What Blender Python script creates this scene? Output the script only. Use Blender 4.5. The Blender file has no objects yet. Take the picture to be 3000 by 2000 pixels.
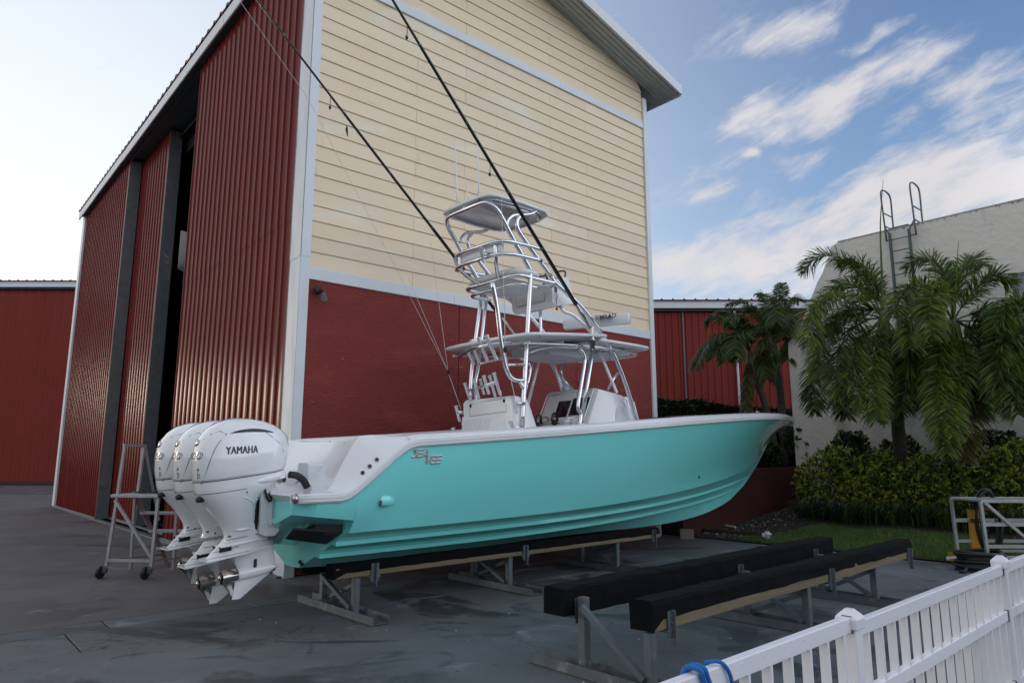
import bpy, math, random
import numpy as np
from mathutils import Vector, Matrix, noise as mnoise
from mathutils.bvhtree import BVHTree
random.seed(7); rng = np.random.default_rng(7)
SC = bpy.context.scene; COL = SC.collection

# ------------------------------------------------------------------ camera
H = 1.75; PITCH = math.atan(342/2000)
cd = bpy.data.cameras.new('camera'); cam = bpy.data.objects.new('camera', cd); COL.objects.link(cam)
cd.lens = 24; cd.sensor_width = 36; cd.clip_start = .05; cd.clip_end = 3000
cam.location = (0, 0, H); cam.rotation_euler = (math.pi/2 + PITCH, 0, 0)
SC.camera = cam
cp_, sp_ = math.cos(PITCH), math.sin(PITCH)
def ray(u, v):                      # direction of a point of the photograph (3000 x 2000)
    x = (u-1500)/2000; k = (1000-v)/2000
    return np.array([x, cp_-k*sp_, sp_+k*cp_])
CAM = np.array([0, 0, H])
def at(u, v, Y):                    # at depth Y
    d = ray(u, v); return CAM + d*(Y/d[1])
def onz(u, v, z):                   # at height z
    d = ray(u, v); return CAM + d*((z-H)/d[2])
def onpl(u, v, p0, n):              # on a vertical plane
    d = ray(u, v); n = np.array(n); return CAM + d*(np.dot(np.array(p0)-CAM, n)/np.dot(d, n))
def az(deg):
    r = math.radians(deg); return np.array([math.sin(r), math.cos(r), 0.])
Z3 = np.array([0, 0, 1.])

# ------------------------------------------------------------------ sky, sun, exposure
SUN_AZ, SUN_EL = -78., 4.5
W = bpy.data.worlds.new('World'); SC.world = W; W.use_nodes = True
nt = W.node_tree; nt.nodes.clear()
def N(t, **kw):
    n = nt.nodes.new(t)
    for k, v in kw.items(): setattr(n, k, v)
    return n
def L(a, b): nt.links.new(a, b)
def math_(op, a, b=None, clamp=False):
    n = N('ShaderNodeMath', operation=op, use_clamp=clamp)
    for i, q in enumerate((a, b)):
        if q is None: continue
        if isinstance(q, (int, float)): n.inputs[i].default_value = q
        else: L(q, n.inputs[i])
    return n.outputs[0]
def vdot(vec, c):
    n = N('ShaderNodeVectorMath', operation='DOT_PRODUCT'); L(vec, n.inputs[0]); n.inputs[1].default_value = tuple(c); return n.outputs['Value']
def mixc(f, a, b):
    n = N('ShaderNodeMix', data_type='RGBA')
    L(f, n.inputs[0]) if not isinstance(f, float) else None
    for i, q in ((6, a), (7, b)):
        if isinstance(q, tuple): n.inputs[i].default_value = q
        else: L(q, n.inputs[i])
    return n.outputs[2]
out = N('ShaderNodeOutputWorld'); bg = N('ShaderNodeBackground'); L(bg.outputs[0], out.inputs[0])
sky = N('ShaderNodeTexSky', sky_type='NISHITA'); sky.sun_disc = False
sky.sun_elevation = math.radians(SUN_EL); sky.sun_rotation = math.radians(SUN_AZ)
sky.air_density = 1.0; sky.dust_density = 0.6; sky.ozone_density = 1.3; sky.altitude = 0
bg.inputs[1].default_value = 0.15
EXPO = 0.6; KS = 1/(2**EXPO*.15)
tc = N('ShaderNodeTexCoord'); G_ = tc.outputs['Generated']
def ramp(fac, stops, mode='LINEAR'):
    n = N('ShaderNodeValToRGB'); L(fac, n.inputs[0]); cr = n.color_ramp; cr.interpolation = mode
    while len(cr.elements) < len(stops): cr.elements.new(.5)
    for e, (p, c) in zip(cr.elements, stops): e.position = p; e.color = (*c, 1)
    return n.outputs[0]
def vscale(v, k):
    n = N('ShaderNodeVectorMath', operation='SCALE'); L(v, n.inputs[0])
    if isinstance(k, (int, float)): n.inputs[3].default_value = k
    else: L(k, n.inputs[3])
    return n.outputs[0]
def vadd(a, b):
    n = N('ShaderNodeVectorMath', operation='ADD'); L(a, n.inputs[0]); L(b, n.inputs[1]); return n.outputs[0]
def smooth(v, lo, hi):
    n = N('ShaderNodeMapRange', interpolation_type='SMOOTHSTEP'); L(v, n.inputs[0]); n.inputs[1].default_value = lo; n.inputs[2].default_value = hi; return n.outputs[0]
sd = az(SUN_AZ)*math.cos(math.radians(SUN_EL)) + Z3*math.sin(math.radians(SUN_EL))
elev = vdot(G_, (0, 0, 1)); dt = vdot(G_, sd)
blue = ramp(elev, [(0., (.66, .78, .90)), (.14, (.40, .57, .79)), (.33, (.205, .355, .60)), (.55, (.12, .215, .43)), (1., (.08, .16, .38))])
white = ramp(elev, [(0., (1.1, 1.08, 1.06)), (.25, (1.05, 1.08, 1.12)), (.55, (.80, .87, .95)), (1., (.30, .42, .62))])
veil = smooth(dt, -.38, .80)
base = mixc(veil, blue, white)
# clouds: soft patches of given direction and size, broken up by streaky noise
cc_ = ray(2500, 500); cc_ = cc_/np.linalg.norm(cc_); e1_ = np.cross(cc_, Z3); e1_ /= np.linalg.norm(e1_); e2_ = np.cross(e1_, cc_)
t_ = math.radians(19); g1_ = e1_*math.cos(t_)+e2_*math.sin(t_); g2_ = -e1_*math.sin(t_)+e2_*math.cos(t_)
cmb = N('ShaderNodeCombineXYZ'); L(math_('MULTIPLY', vdot(G_, g1_), 2.0), cmb.inputs[0]); L(math_('MULTIPLY', vdot(G_, g2_), 6.5), cmb.inputs[1]); L(math_('MULTIPLY', vdot(G_, cc_), 2.), cmb.inputs[2])
n1 = N('ShaderNodeTexNoise'); L(cmb.outputs[0], n1.inputs[0]); n1.inputs['Scale'].default_value = 2.6; n1.inputs['Detail'].default_value = 10; n1.inputs['Roughness'].default_value = .60; n1.inputs['Distortion'].default_value = .35
n2 = N('ShaderNodeTexNoise'); L(cmb.outputs[0], n2.inputs[0]); n2.inputs['Scale'].default_value = 9; n2.inputs['Detail'].default_value = 8; n2.inputs['Roughness'].default_value = .66; n2.inputs['Distortion'].default_value = .6
nz = math_('ADD', math_('MULTIPLY', n1.outputs[0], .62), math_('MULTIPLY', n2.outputs[0], .38))
wn = N('ShaderNodeTexNoise'); L(G_, wn.inputs[0]); wn.inputs['Scale'].default_value = 7; wn.inputs['Detail'].default_value = 5
wsub = N('ShaderNodeVectorMath', operation='SUBTRACT'); L(wn.outputs['Color'], wsub.inputs[0]); wsub.inputs[1].default_value = (.5, .5, .5)
GW_ = vadd(G_, vscale(wsub.outputs[0], .16))
blobs = [  # photo centre, half sizes (px), tilt deg, weight
    ((2080, 770), (420, 85), -10, 1.15), ((2560, 640), (520, 150), -22, 1.25), ((2950, 540), (420, 210), -16, 1.25), ((2250, 640), (240, 60), -22, .8),
    ((2460, 270), (280, 75), -6, 1.1), ((2690, 235), (170, 70), -10, 1.0), ((2930, 260), (190, 100), -30, .95), ((2240, 60), (150, 85), -5, 1.0), ((2520, 115), (130, 40), 4, .9),
    ((2200, 375), (130, 60), -12, 1.05), ((2340, 450), (120, 45), -22, .85), ((2160, 498), (34, 18), 0, .9), ((2020, 600), (100, 50), -8, .75), ((3300, 420), (420, 150), -20, 1.0)]
tot = None
for (cu, cv), (hx, hy), tl, wt in blobs:
    c = ray(cu, cv); c = c/np.linalg.norm(c)
    e1 = np.cross(c, Z3); e1 /= np.linalg.norm(e1); e2 = np.cross(e1, c)
    t_ = math.radians(-tl); f1 = e1*math.cos(t_)+e2*math.sin(t_); f2 = -e1*math.sin(t_)+e2*math.cos(t_)
    sc_ = 1.0/np.linalg.norm(ray(cu, cv))/2000
    a_ = math_('POWER', math_('ABSOLUTE', math_('MULTIPLY', vdot(GW_, f1), 1/(hx*sc_))), 2.)
    b_ = math_('POWER', math_('ABSOLUTE', math_('MULTIPLY', vdot(GW_, f2), 1/(hy*sc_))), 2.)
    m_ = math_('MULTIPLY', math_('EXPONENT', math_('MULTIPLY', math_('ADD', a_, b_), -1.)), wt)
    m_ = math_('MULTIPLY', m_, math_('GREATER_THAN', vdot(G_, c), .2))
    tot = m_ if tot is None else math_('MAXIMUM', tot, m_)
back = math_('MULTIPLY', smooth(vdot(G_, az(160)*.93+Z3*.18), -.42, .35), 1.0)      # unseen cloud cover added behind the camera to light the shaded walls
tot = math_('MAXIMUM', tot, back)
cl = math_('ADD', math_('MULTIPLY', tot, .52), math_('MULTIPLY', nz, 1.75))
cloudmask = math_('MULTIPLY', smooth(cl, .98, 1.58), .93)
ccol = ramp(elev, [(0., (.86, .83, .82)), (.3, (.76, .715, .71)), (.7, (.72, .72, .76)), (1., (.70, .72, .78))])
lit = smooth(dt, -.30, -.85)                               # clouds opposite the low sun get extra brightness as added fill light
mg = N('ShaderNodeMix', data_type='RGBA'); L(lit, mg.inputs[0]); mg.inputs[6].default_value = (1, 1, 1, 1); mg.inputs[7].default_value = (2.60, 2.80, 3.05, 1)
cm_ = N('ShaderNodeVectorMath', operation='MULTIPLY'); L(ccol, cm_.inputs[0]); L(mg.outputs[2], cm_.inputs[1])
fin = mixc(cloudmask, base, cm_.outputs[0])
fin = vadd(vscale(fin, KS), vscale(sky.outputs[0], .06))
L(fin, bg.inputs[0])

sl = bpy.data.lights.new('sun', 'SUN'); so = bpy.data.objects.new('sun', sl); COL.objects.link(so)
sl.energy = 0.22; sl.angle = math.radians(4); sl.color = (1, .85, .68)
so.rotation_euler = Vector(tuple(sd)).to_track_quat('Z', 'Y').to_euler(); so.location = (-30, 20, 30)
SC.view_settings.view_transform = 'Standard'; SC.view_settings.look = 'None'
SC.view_settings.gamma = 1; SC.view_settings.use_curve_mapping = False
SC.view_settings.exposure = EXPO

# ------------------------------------------------------------------ materials
MATS = {}
def mat(name, col, rough=.6, metal=0., col2=None, nscale=4., namt=1., detail=4, bump=0., bscale=30., bdist=.01, coat=0., trans=0., ior=1.5, stretch=None, extra=None, spec=.5):
    m = bpy.data.materials.new(name); m.use_nodes = True; t = m.node_tree; b = t.nodes['Principled BSDF']
    b.inputs['Base Color'].default_value = (*col, 1); b.inputs['Roughness'].default_value = rough; b.inputs['Metallic'].default_value = metal
    b.inputs['Specular IOR Level'].default_value = spec
    b.inputs['Coat Weight'].default_value = coat; b.inputs['Coat Roughness'].default_value = .05
    b.inputs['Transmission Weight'].default_value = trans; b.inputs['IOR'].default_value = ior
    tcn = t.nodes.new('ShaderNodeTexCoord'); vec = tcn.outputs['Object']
    if stretch:
        mpn = t.nodes.new('ShaderNodeMapping'); t.links.new(vec, mpn.inputs[0]); mpn.inputs['Scale'].default_value = stretch[:3]
        if len(stretch) > 3:                              # stretch along a turned axis
            mpn.vector_type = 'TEXTURE'; mpn.inputs['Rotation'].default_value = (0, 0, math.radians(stretch[3])); mpn.inputs['Scale'].default_value = tuple(1/q for q in stretch[:3])
        vec = mpn.outputs[0]
    if col2 is not None:
        nn = t.nodes.new('ShaderNodeTexNoise'); t.links.new(vec, nn.inputs[0]); nn.inputs['Scale'].default_value = nscale; nn.inputs['Detail'].default_value = detail; nn.inputs['Roughness'].default_value = .6
        cr = t.nodes.new('ShaderNodeValToRGB'); cr.color_ramp.elements[0].position = .5-.22/namt; cr.color_ramp.elements[1].position = .5+.22/namt
        cr.color_ramp.elements[0].color = (*col, 1); cr.color_ramp.elements[1].color = (*col2, 1)
        t.links.new(nn.outputs[0], cr.inputs[0]); t.links.new(cr.outputs[0], b.inputs['Base Color'])
    if bump:
        n3 = t.nodes.new('ShaderNodeTexNoise'); t.links.new(vec, n3.inputs[0]); n3.inputs['Scale'].default_value = bscale; n3.inputs['Detail'].default_value = 5
        bn = t.nodes.new('ShaderNodeBump'); bn.inputs['Strength'].default_value = bump; bn.inputs['Distance'].default_value = bdist
        t.links.new(n3.outputs[0], bn.inputs['Height']); t.links.new(bn.outputs[0], b.inputs['Normal'])
    MATS[name] = m
    if extra: extra(m, t, b, vec)
    return m
def stain(col, scale, lo, hi, rough=None, detail=6, dist=0., st=None):      # a second layer of stains or wear
    def f(m, t, b, vec):
        if st:
            mpn = t.nodes.new('ShaderNodeMapping'); t.links.new(vec, mpn.inputs[0]); mpn.inputs['Scale'].default_value = st; mpn.inputs['Location'].default_value = (3.3, 7.1, 1.7); vec = mpn.outputs[0]
        nn = t.nodes.new('ShaderNodeTexNoise'); t.links.new(vec, nn.inputs[0]); nn.inputs['Scale'].default_value = scale; nn.inputs['Detail'].default_value = detail; nn.inputs['Distortion'].default_value = dist; nn.inputs['Roughness'].default_value = .62
        mr = t.nodes.new('ShaderNodeMapRange'); t.links.new(nn.outputs[0], mr.inputs[0]); mr.inputs[1].default_value = lo; mr.inputs[2].default_value = hi
        mx = t.nodes.new('ShaderNodeMix'); mx.data_type = 'RGBA'; t.links.new(mr.outputs[0], mx.inputs[0]); mx.inputs[7].default_value = (*col, 1)
        src = b.inputs['Base Color'].links
        if src: t.links.new(src[0].from_socket, mx.inputs[6])
        else: mx.inputs[6].default_value = b.inputs['Base Color'].default_value
        t.links.new(mx.outputs[2], b.inputs['Base Color'])
        if rough is not None:
            mf = t.nodes.new('ShaderNodeMix'); t.links.new(mr.outputs[0], mf.inputs[0]); mf.inputs[2].default_value = b.inputs['Roughness'].default_value; mf.inputs[3].default_value = rough
            s2 = b.inputs['Roughness'].links
            if s2: t.links.new(s2[0].from_socket, mf.inputs[2])
            t.links.new(mf.outputs[0], b.inputs['Roughness'])
    return f
def crack(scale, wdt, col):                                  # hairline cracks where a warped noise crosses its middle value
    def f(m, t, b, vec):
        nn = t.nodes.new('ShaderNodeTexNoise'); t.links.new(vec, nn.inputs[0]); nn.inputs['Scale'].default_value = scale; nn.inputs['Detail'].default_value = 9; nn.inputs['Roughness'].default_value = .55; nn.inputs['Distortion'].default_value = .4
        a = t.nodes.new('ShaderNodeMath'); a.operation = 'SUBTRACT'; t.links.new(nn.outputs[0], a.inputs[0]); a.inputs[1].default_value = .44
        c = t.nodes.new('ShaderNodeMath'); c.operation = 'ABSOLUTE'; t.links.new(a.outputs[0], c.inputs[0])
        mr = t.nodes.new('ShaderNodeMapRange'); t.links.new(c.outputs[0], mr.inputs[0]); mr.inputs[1].default_value = 0; mr.inputs[2].default_value = wdt; mr.inputs[3].default_value = .8; mr.inputs[4].default_value = 0
        mx = t.nodes.new('ShaderNodeMix'); mx.data_type = 'RGBA'; t.links.new(mr.outputs[0], mx.inputs[0]); t.links.new(b.inputs['Base Color'].links[0].from_socket, mx.inputs[6]); mx.inputs[7].default_value = (*col, 1); t.links.new(mx.outputs[2], b.inputs['Base Color'])
    return f
def vary(lo, hi):                                            # every board or picket a little lighter or darker
    def f(m, t, b, vec):
        oi = t.nodes.new('ShaderNodeObjectInfo'); mr = t.nodes.new('ShaderNodeMapRange'); t.links.new(oi.outputs['Random'], mr.inputs[0]); mr.inputs[3].default_value = lo; mr.inputs[4].default_value = hi
        hs = t.nodes.new('ShaderNodeHueSaturation'); t.links.new(mr.outputs[0], hs.inputs['Value'])
        src = b.inputs['Base Color'].links
        if src: t.links.new(src[0].from_socket, hs.inputs['Color'])
        else: hs.inputs['Color'].default_value = b.inputs['Base Color'].default_value
        t.links.new(hs.outputs[0], b.inputs['Base Color'])
    return f
def multi(*fs):
    def g(m, t, b, vec):
        for f in fs: f(m, t, b, vec)
    return g
def conc(nm, c1_, c2_, k):
    return mat(nm, c1_, .78, col2=c2_, nscale=.55, detail=10, namt=1.6, bump=.3, bscale=45, bdist=.005,
        extra=multi(stain((.046*k[0], .047*k[1], .049*k[2]), .36, .525, .575, .55, 11, .9, (1, 1.5, 1)), stain((.072*k[0], .073*k[1], .075*k[2]), .95, .575, .62, .6, 10, 1.2), stain((.175*k[0], .178*k[1], .18*k[2]), 1.1, .60, .68, None, 9, .8), stain((.05, .043, .036), 5, .68, .74, None, 4), stain((.30, .30, .29), 60, .70, .78, None, 2), crack(.22, .0016, (.022, .022, .022)), crack(.6, .0035, (.04, .04, .04)), vary(.93, 1.06)))
conc('concrete', (.088, .097, .104), (.130, .142, .150), (1.05, 1.12, 1.18))
conc('concrete_warm_light', (.088, .080, .080), (.118, .108, .107), (1.1, 1.02, 1.0))  # warm light reflected off the red walls is put into this colour
mat('worn_edge', (.21, .20, .195), .9, col2=(.14, .135, .13), nscale=6)
mat('concrete_dark', (.028, .028, .028), .9)
mat('soil', (.022, .017, .013), .95, col2=(.05, .04, .03), nscale=9, bump=1., bscale=40, bdist=.05)
mat('siding', (.79, .66, .465), .6, col2=(.83, .70, .505), nscale=.6, detail=3, bump=.12, bscale=60, bdist=.003, stretch=(1, 1, 3),
    extra=multi(stain((.82, .76, .62), .5, .60, .72, None, 3, .8), stain((.63, .53, .37), 1.6, .64, .8, None, 6), stain((.55, .46, .34), 1.3, .66, .9, None, 4, 0, (2.5, 2.5, .12)), vary(.955, 1.03)))
mat('white_trim', (.70, .75, .79), .42, col2=(.65, .70, .74), nscale=1.2, bump=.06, bscale=5, bdist=.02)
mat('red_stucco', (.25, .033, .025), .75, col2=(.205, .027, .021), nscale=2.2, detail=6, bump=1., bscale=16, bdist=.028, stretch=(1, 1, 2.6), extra=multi(stain((.29, .055, .04), 1.1, .56, .8), stain((.15, .024, .02), .6, .55, .8, None, 7, .8), stain((.34, .16, .13), 7, .735, .75, None, 2)))
mat('red_metal', (.165, .020, .017), .18, col2=(.138, .016, .014), nscale=1.4, detail=5, spec=.05, extra=stain((.20, .05, .045), 2.5, .62, .8, .38, 6, 0, (1, 1, .15)))
mat('far_red', (.215, .036, .029), .5, col2=(.18, .030, .024), nscale=.5, spec=.1)
mat('galvanised', (.085, .11, .128), .55, .35, col2=(.135, .16, .178), nscale=7, detail=7, bump=.1, bscale=30, extra=stain((.26, .285, .30), 1.5, .62, .70, .6, 8, 1.5))
mat('rust', (.16, .06, .025), .9, col2=(.22, .2, .19), nscale=8)
mat('door_edge', (.10, .118, .125), .5, .25, col2=(.155, .17, .18), nscale=5, detail=7, extra=stain((.30, .31, .32), 2.2, .66, .72, .6, 9, 1.2))
mat('dark_steel', (.03, .03, .032), .6, .3)
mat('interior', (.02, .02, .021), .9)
mat('soffit', (.52, .55, .52), .55, .0, col2=(.44, .47, .45), nscale=3)
mat('teal', (.235, .84, .80), .16, coat=.6, col2=(.24, .85, .815), nscale=.8)
mat('gelcoat', (.80, .82, .83), .25, coat=.4)
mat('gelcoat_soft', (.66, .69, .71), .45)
mat('cowl', (.83, .85, .86), .14, coat=1.)
mat('aluminium', (.80, .82, .86), .22, 1., col2=(.72, .74, .78), nscale=20)
mat('stainless', (.50, .47, .45), .12, 1.)
mat('blade_steel', (.50, .46, .43), .25, .9)
mat('bright_tube', (.86, .87, .89), .3, .8)
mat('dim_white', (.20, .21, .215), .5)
mat('black_rubber', (.012, .012, .013), .5)
mat('black_gloss', (.008, .008, .009), .15)
mat('screen', (.006, .005, .005), .08)
mat('decal', (.03, .035, .05), .4)
mat('grey_decal', (.16, .17, .18), .35, .3)
mat('silver_decal', (.55, .50, .50), .3, .5)
mat('groove', (.10, .10, .11), .6)
mat('bunk_carpet', (.0035, .004, .005), 1., col2=(.007, .008, .009), spec=.15, nscale=9, bump=1., bscale=24, bdist=.014, stretch=(.25, 3.2, 3.2, 43))
mat('wood', (.215, .17, .10), .8, col2=(.125, .105, .06), nscale=2.2, detail=8, bump=.4, bscale=12, bdist=.005, stretch=(.45, 5., 14., 43), extra=multi(stain((.09, .10, .05), .5, .56, .7, None, 5, 0, (2.2, .3, .3)), stain((.07, .03, .015), 1.3, .70, .73, None, 3, 0, (2.2, .3, .3))))
mat('vinyl', (.82, .83, .85), .33, spec=.4)
mat('fence_vinyl', (.83, .84, .87), .3, spec=.4, extra=multi(stain((.66, .68, .64), 2.2, .58, .78, None, 6, 0, (1, 1, .5)), vary(.95, 1.02)))
mat('blue_rope', (.012, .16, .50), .6, bump=.8, bscale=120)
mat('white_stucco', (.82, .80, .74), .85, col2=(.77, .76, .70), nscale=.8, detail=6, bump=.8, bscale=7, bdist=.03, extra=multi(stain((.36, .37, .33), 1.2, .58, .8, None, 8, 0, (1, 1, .25))))
mat('algae', (.30, .31, .25), .9, col2=(.52, .53, .48), nscale=6, detail=8)
mat('glass', (.20, .25, .28), .06, coat=.3)
mat('clear', (.92, .95, .95), .02, trans=1., ior=1.1)
mat('yellow_paint', (.50, .27, .02), .5, col2=(.42, .22, .02), nscale=5)
mat('grass', (.035, .078, .012), .8, col2=(.065, .115, .02), nscale=3, bump=.6, bscale=80, bdist=.02)
mat('blade', (.045, .105, .014), .6, col2=(.10, .165, .03), nscale=1.2)
mat('stone', (.17, .16, .14), .9, col2=(.10, .09, .08), nscale=6, bump=.6, bscale=20, bdist=.02)
mat('shell', (.40, .38, .34), .9)
def leafmat(n, c, c2, tr=.25):
    m = mat(n, c, .42, col2=c2, nscale=2.5)
    t = m.node_tree; b = t.nodes['Principled BSDF']; o = t.nodes['Material Output']
    tl = t.nodes.new('ShaderNodeBsdfTranslucent'); mx = t.nodes.new('ShaderNodeMixShader'); mx.inputs[0].default_value = tr
    s = b.inputs['Base Color'].links[0].from_socket; t.links.new(s, tl.inputs[0])
    t.links.new(b.outputs[0], mx.inputs[1]); t.links.new(tl.outputs[0], mx.inputs[2]); t.links.new(mx.outputs[0], o.inputs[0]); return m
leafmat('palm_olive', (.125, .175, .02), (.23, .27, .035), .45)
leafmat('palm_green', (.08, .15, .02), (.15, .24, .032), .45)
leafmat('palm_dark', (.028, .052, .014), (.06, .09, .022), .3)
leafmat('palm_brown', (.09, .05, .022), (.06, .04, .02), .2)
leafmat('leaf_yellow', (.66, .66, .12), (.50, .56, .10), .3)
leafmat('leaf_green', (.085, .17, .03), (.13, .22, .04), .25)
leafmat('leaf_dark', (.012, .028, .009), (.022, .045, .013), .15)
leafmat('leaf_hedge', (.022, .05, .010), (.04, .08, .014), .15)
mat('trunk', (.10, .095, .08), .9, col2=(.06, .055, .045), nscale=3, bump=.8, bscale=9, bdist=.03, stretch=(1, 1, 6))
mat('crownshaft', (.10, .13, .03), .5, col2=(.13, .13, .05), nscale=3)
mat('block', (.26, .25, .23), .95, bump=.6, bscale=60)
mat('timber_dark', (.02, .018, .014), .95, col2=(.05, .05, .03), nscale=5)
mat('pvc', (.62, .62, .60), .5)
mat('tan', (.35, .25, .15), .6)
mat('maroon', (.09, .02, .02), .6)
mat('dark_red_paint', (.085, .018, .016), .8, col2=(.06, .014, .012), nscale=1.5, bump=.5, bscale=20, bdist=.02)
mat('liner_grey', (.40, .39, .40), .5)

# ------------------------------------------------------------------ mesh helpers
class MB:
    def __init__(s): s.v = []; s.f = []; s.m = []
    def add(s, V, F, mi=0):
        o = len(s.v); s.v.extend([tuple(map(float, p)) for p in V]); s.f.extend([tuple(i+o for i in q) for q in F]); s.m.extend([mi]*len(F)); return s
    def box(s, c, size, ax=None, mi=0):
        c = np.array(c, float); X, Y, Z_ = (np.eye(3) if ax is None else [np.array(q, float) for q in ax])
        V = [c+X*size[0]*.5*i+Y*size[1]*.5*j+Z_*size[2]*.5*k for i in (-1, 1) for j in (-1, 1) for k in (-1, 1)]
        return s.add(V, [(0, 1, 3, 2), (4, 6, 7, 5), (0, 4, 5, 1), (2, 3, 7, 6), (0, 2, 6, 4), (1, 5, 7, 3)], mi)
    def bbox(s, c, size, ax=None, b=.01, mi=0):      # box with bevelled long edges (chamfered prism)
        c = np.array(c, float); X, Y, Z_ = (np.eye(3) if ax is None else [np.array(q, float) for q in ax])
        hx, hy, hz = [q*.5 for q in size]; P = [(hy-b, hz), (hy, hz-b), (hy, -hz+b), (hy-b, -hz), (-hy+b, -hz), (-hy, -hz+b), (-hy, hz-b), (-hy+b, hz)]
        V = [c+X*sx*(hx)+Y*p+Z_*q for sx in (-1, 1) for p, q in P]
        F = [tuple(range(8)), tuple(range(15, 7, -1))]+[(i, i+8, (i+1) % 8+8, (i+1) % 8) for i in range(8)]
        return s.add(V, [tuple(reversed(q)) for q in F], mi)
    def beam(s, p, q, w, h, up=Z3, mi=0):            # rectangular bar from p to q
        p = np.array(p, float); q = np.array(q, float); X = q-p; Ln = np.linalg.norm(X); X = X/Ln
        Y = np.cross(up, X); n = np.linalg.norm(Y); Y = Y/n if n > 1e-6 else np.array([1., 0, 0]); Zz = np.cross(X, Y)
        return s.box((p+q)/2, (Ln, w, h), (X, Y, Zz), mi)
    def tube(s, P, r, n=8, closed=False, mi=0, caps=True):
        P = [np.array(p, float) for p in P]; m = len(P); rr = r if hasattr(r, '__len__') else [r]*m
        T = []
        for i in range(m):
            a = P[(i-1) % m] if (closed or i > 0) else P[i]; b = P[(i+1) % m] if (closed or i < m-1) else P[i]
            t = b-a; T.append(t/(np.linalg.norm(t)+1e-9))
        u = np.cross(T[0], Z3); u = u if np.linalg.norm(u) > .1 else np.cross(T[0], [1, 0, 0]); u /= np.linalg.norm(u)
        V = []
        for i in range(m):
            u = u-T[i]*np.dot(u, T[i]); u /= np.linalg.norm(u)+1e-9; w = np.cross(T[i], u)
            for k in range(n):
                a = 2*math.pi*k/n; V.append(P[i]+(u*math.cos(a)+w*math.sin(a))*rr[i])
        F = []
        for i in range(m if closed else m-1):
            j = (i+1) % m
            for k in range(n): F.append((i*n+k, i*n+(k+1) % n, j*n+(k+1) % n, j*n+k))
        if not closed and caps: F += [tuple(range(n-1, -1, -1)), tuple((m-1)*n+k for k in range(n))]
        return s.add(V, F, mi)
    def loft(s, R, closed=True, cap0=True, cap1=True, mi=0):
        n = len(R[0]); V = [p for r in R for p in r]; F = []
        for i in range(len(R)-1):
            for k in range(n if closed else n-1):
                F.append((i*n+k, i*n+(k+1) % n, (i+1)*n+(k+1) % n, (i+1)*n+k))
        if cap0: F.append(tuple(range(n-1, -1, -1)))
        if cap1: F.append(tuple((len(R)-1)*n+k for k in range(n)))
        return s.add(V, F, mi)
    def lathe(s, c, axis, prof, n=16, mi=0):          # prof: (distance along axis, radius)
        c = np.array(c, float); A = np.array(axis, float); A /= np.linalg.norm(A); u = np.cross(A, Z3); u = u if np.linalg.norm(u) > .1 else np.array([1., 0, 0]); u /= np.linalg.norm(u); w = np.cross(A, u)
        return s.loft([[c+A*d+(u*math.cos(2*math.pi*k/n)+w*math.sin(2*math.pi*k/n))*max(r, 1e-4) for k in range(n)] for d, r in prof], mi=mi)
    def prism(s, P, off, mi=0):                       # polygon P (3d) extruded by off
        P = [np.array(p, float) for p in P]; n = len(P); o = np.array(off, float)
        return s.add(P+[p+o for p in P], [tuple(range(n-1, -1, -1)), tuple(range(n, 2*n))]+[(i, (i+1) % n, (i+1) % n+n, i+n) for i in range(n)], mi)
    def ngon(s, P, mi=0): return s.add(P, [tuple(range(len(P)))], mi)
    def ball(s, c, r, n=10, sc=(1, 1, 1), mi=0):
        c = np.array(c, float)
        return s.loft([[c+np.array([math.sin(t)*math.cos(2*math.pi*k/n)*sc[0], math.sin(t)*math.sin(2*math.pi*k/n)*sc[1], math.cos(t)*sc[2]])*r for k in range(n)] for t in np.linspace(.05, math.pi-.05, 7)], mi=mi)
ORG = {}
def thing(name, label, cat, loc=(0, 0, 0), group=None):
    o = bpy.data.objects.new(name, None); COL.objects.link(o); o.location = tuple(map(float, loc)); o.empty_display_size = .2
    ORG[o.name] = np.array(loc, float); tag(o, label, cat, group); return o
def tag(o, label=None, cat=None, group=None, kind=None):
    for k, v in (('label', label), ('category', cat), ('group', group), ('kind', kind)):
        if v: o[k] = v
    return o
def build(name, mb, mats, parent=None, smooth=False, org=None, auto=None):
    org = np.array(org, float) if org is not None else (ORG[parent.name] if parent is not None else np.zeros(3))
    me = bpy.data.meshes.new(name); V = np.array(mb.v) - org
    me.from_pydata(V.tolist(), [], mb.f)
    mats = mats if isinstance(mats, (list, tuple)) else [mats]
    for q in mats: me.materials.append(MATS[q])
    if len(mats) > 1: me.polygons.foreach_set('material_index', mb.m)
    if smooth or auto:
        me.polygons.foreach_set('use_smooth', [True]*len(me.polygons))
    o = bpy.data.objects.new(name, me); COL.objects.link(o)
    if auto: me.set_sharp_from_angle(angle=math.radians(auto))
    ORG[o.name] = org
    if parent is not None:
        o.parent = parent
        if parent.type == 'MESH' and parent.parent is None: pass
    else: o.location = tuple(org)
    return o
def single(name, mb, mats, label, cat, group=None, kind=None, smooth=False, auto=None, org=None):
    if org is None:
        V = np.array(mb.v); org = np.array([V[:, 0].mean(), V[:, 1].mean(), V[:, 2].min()])
    o = build(name, mb, mats, None, smooth, org, auto); return tag(o, label, cat, group, kind)
def struct(name, mb, mats, smooth=False, auto=None):
    o = build(name, mb, mats, None, smooth, np.zeros(3), auto); o['kind'] = 'structure'; return o
def copy_tree(o, parent=None, loc=None):
    c = o.copy(); COL.objects.link(c); c.parent = parent
    if loc is not None: c.location = tuple(map(float, loc))
    ORG[c.name] = ORG[o.name]
    for ch in list(o.children): copy_tree(ch, c)
    return c
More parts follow.
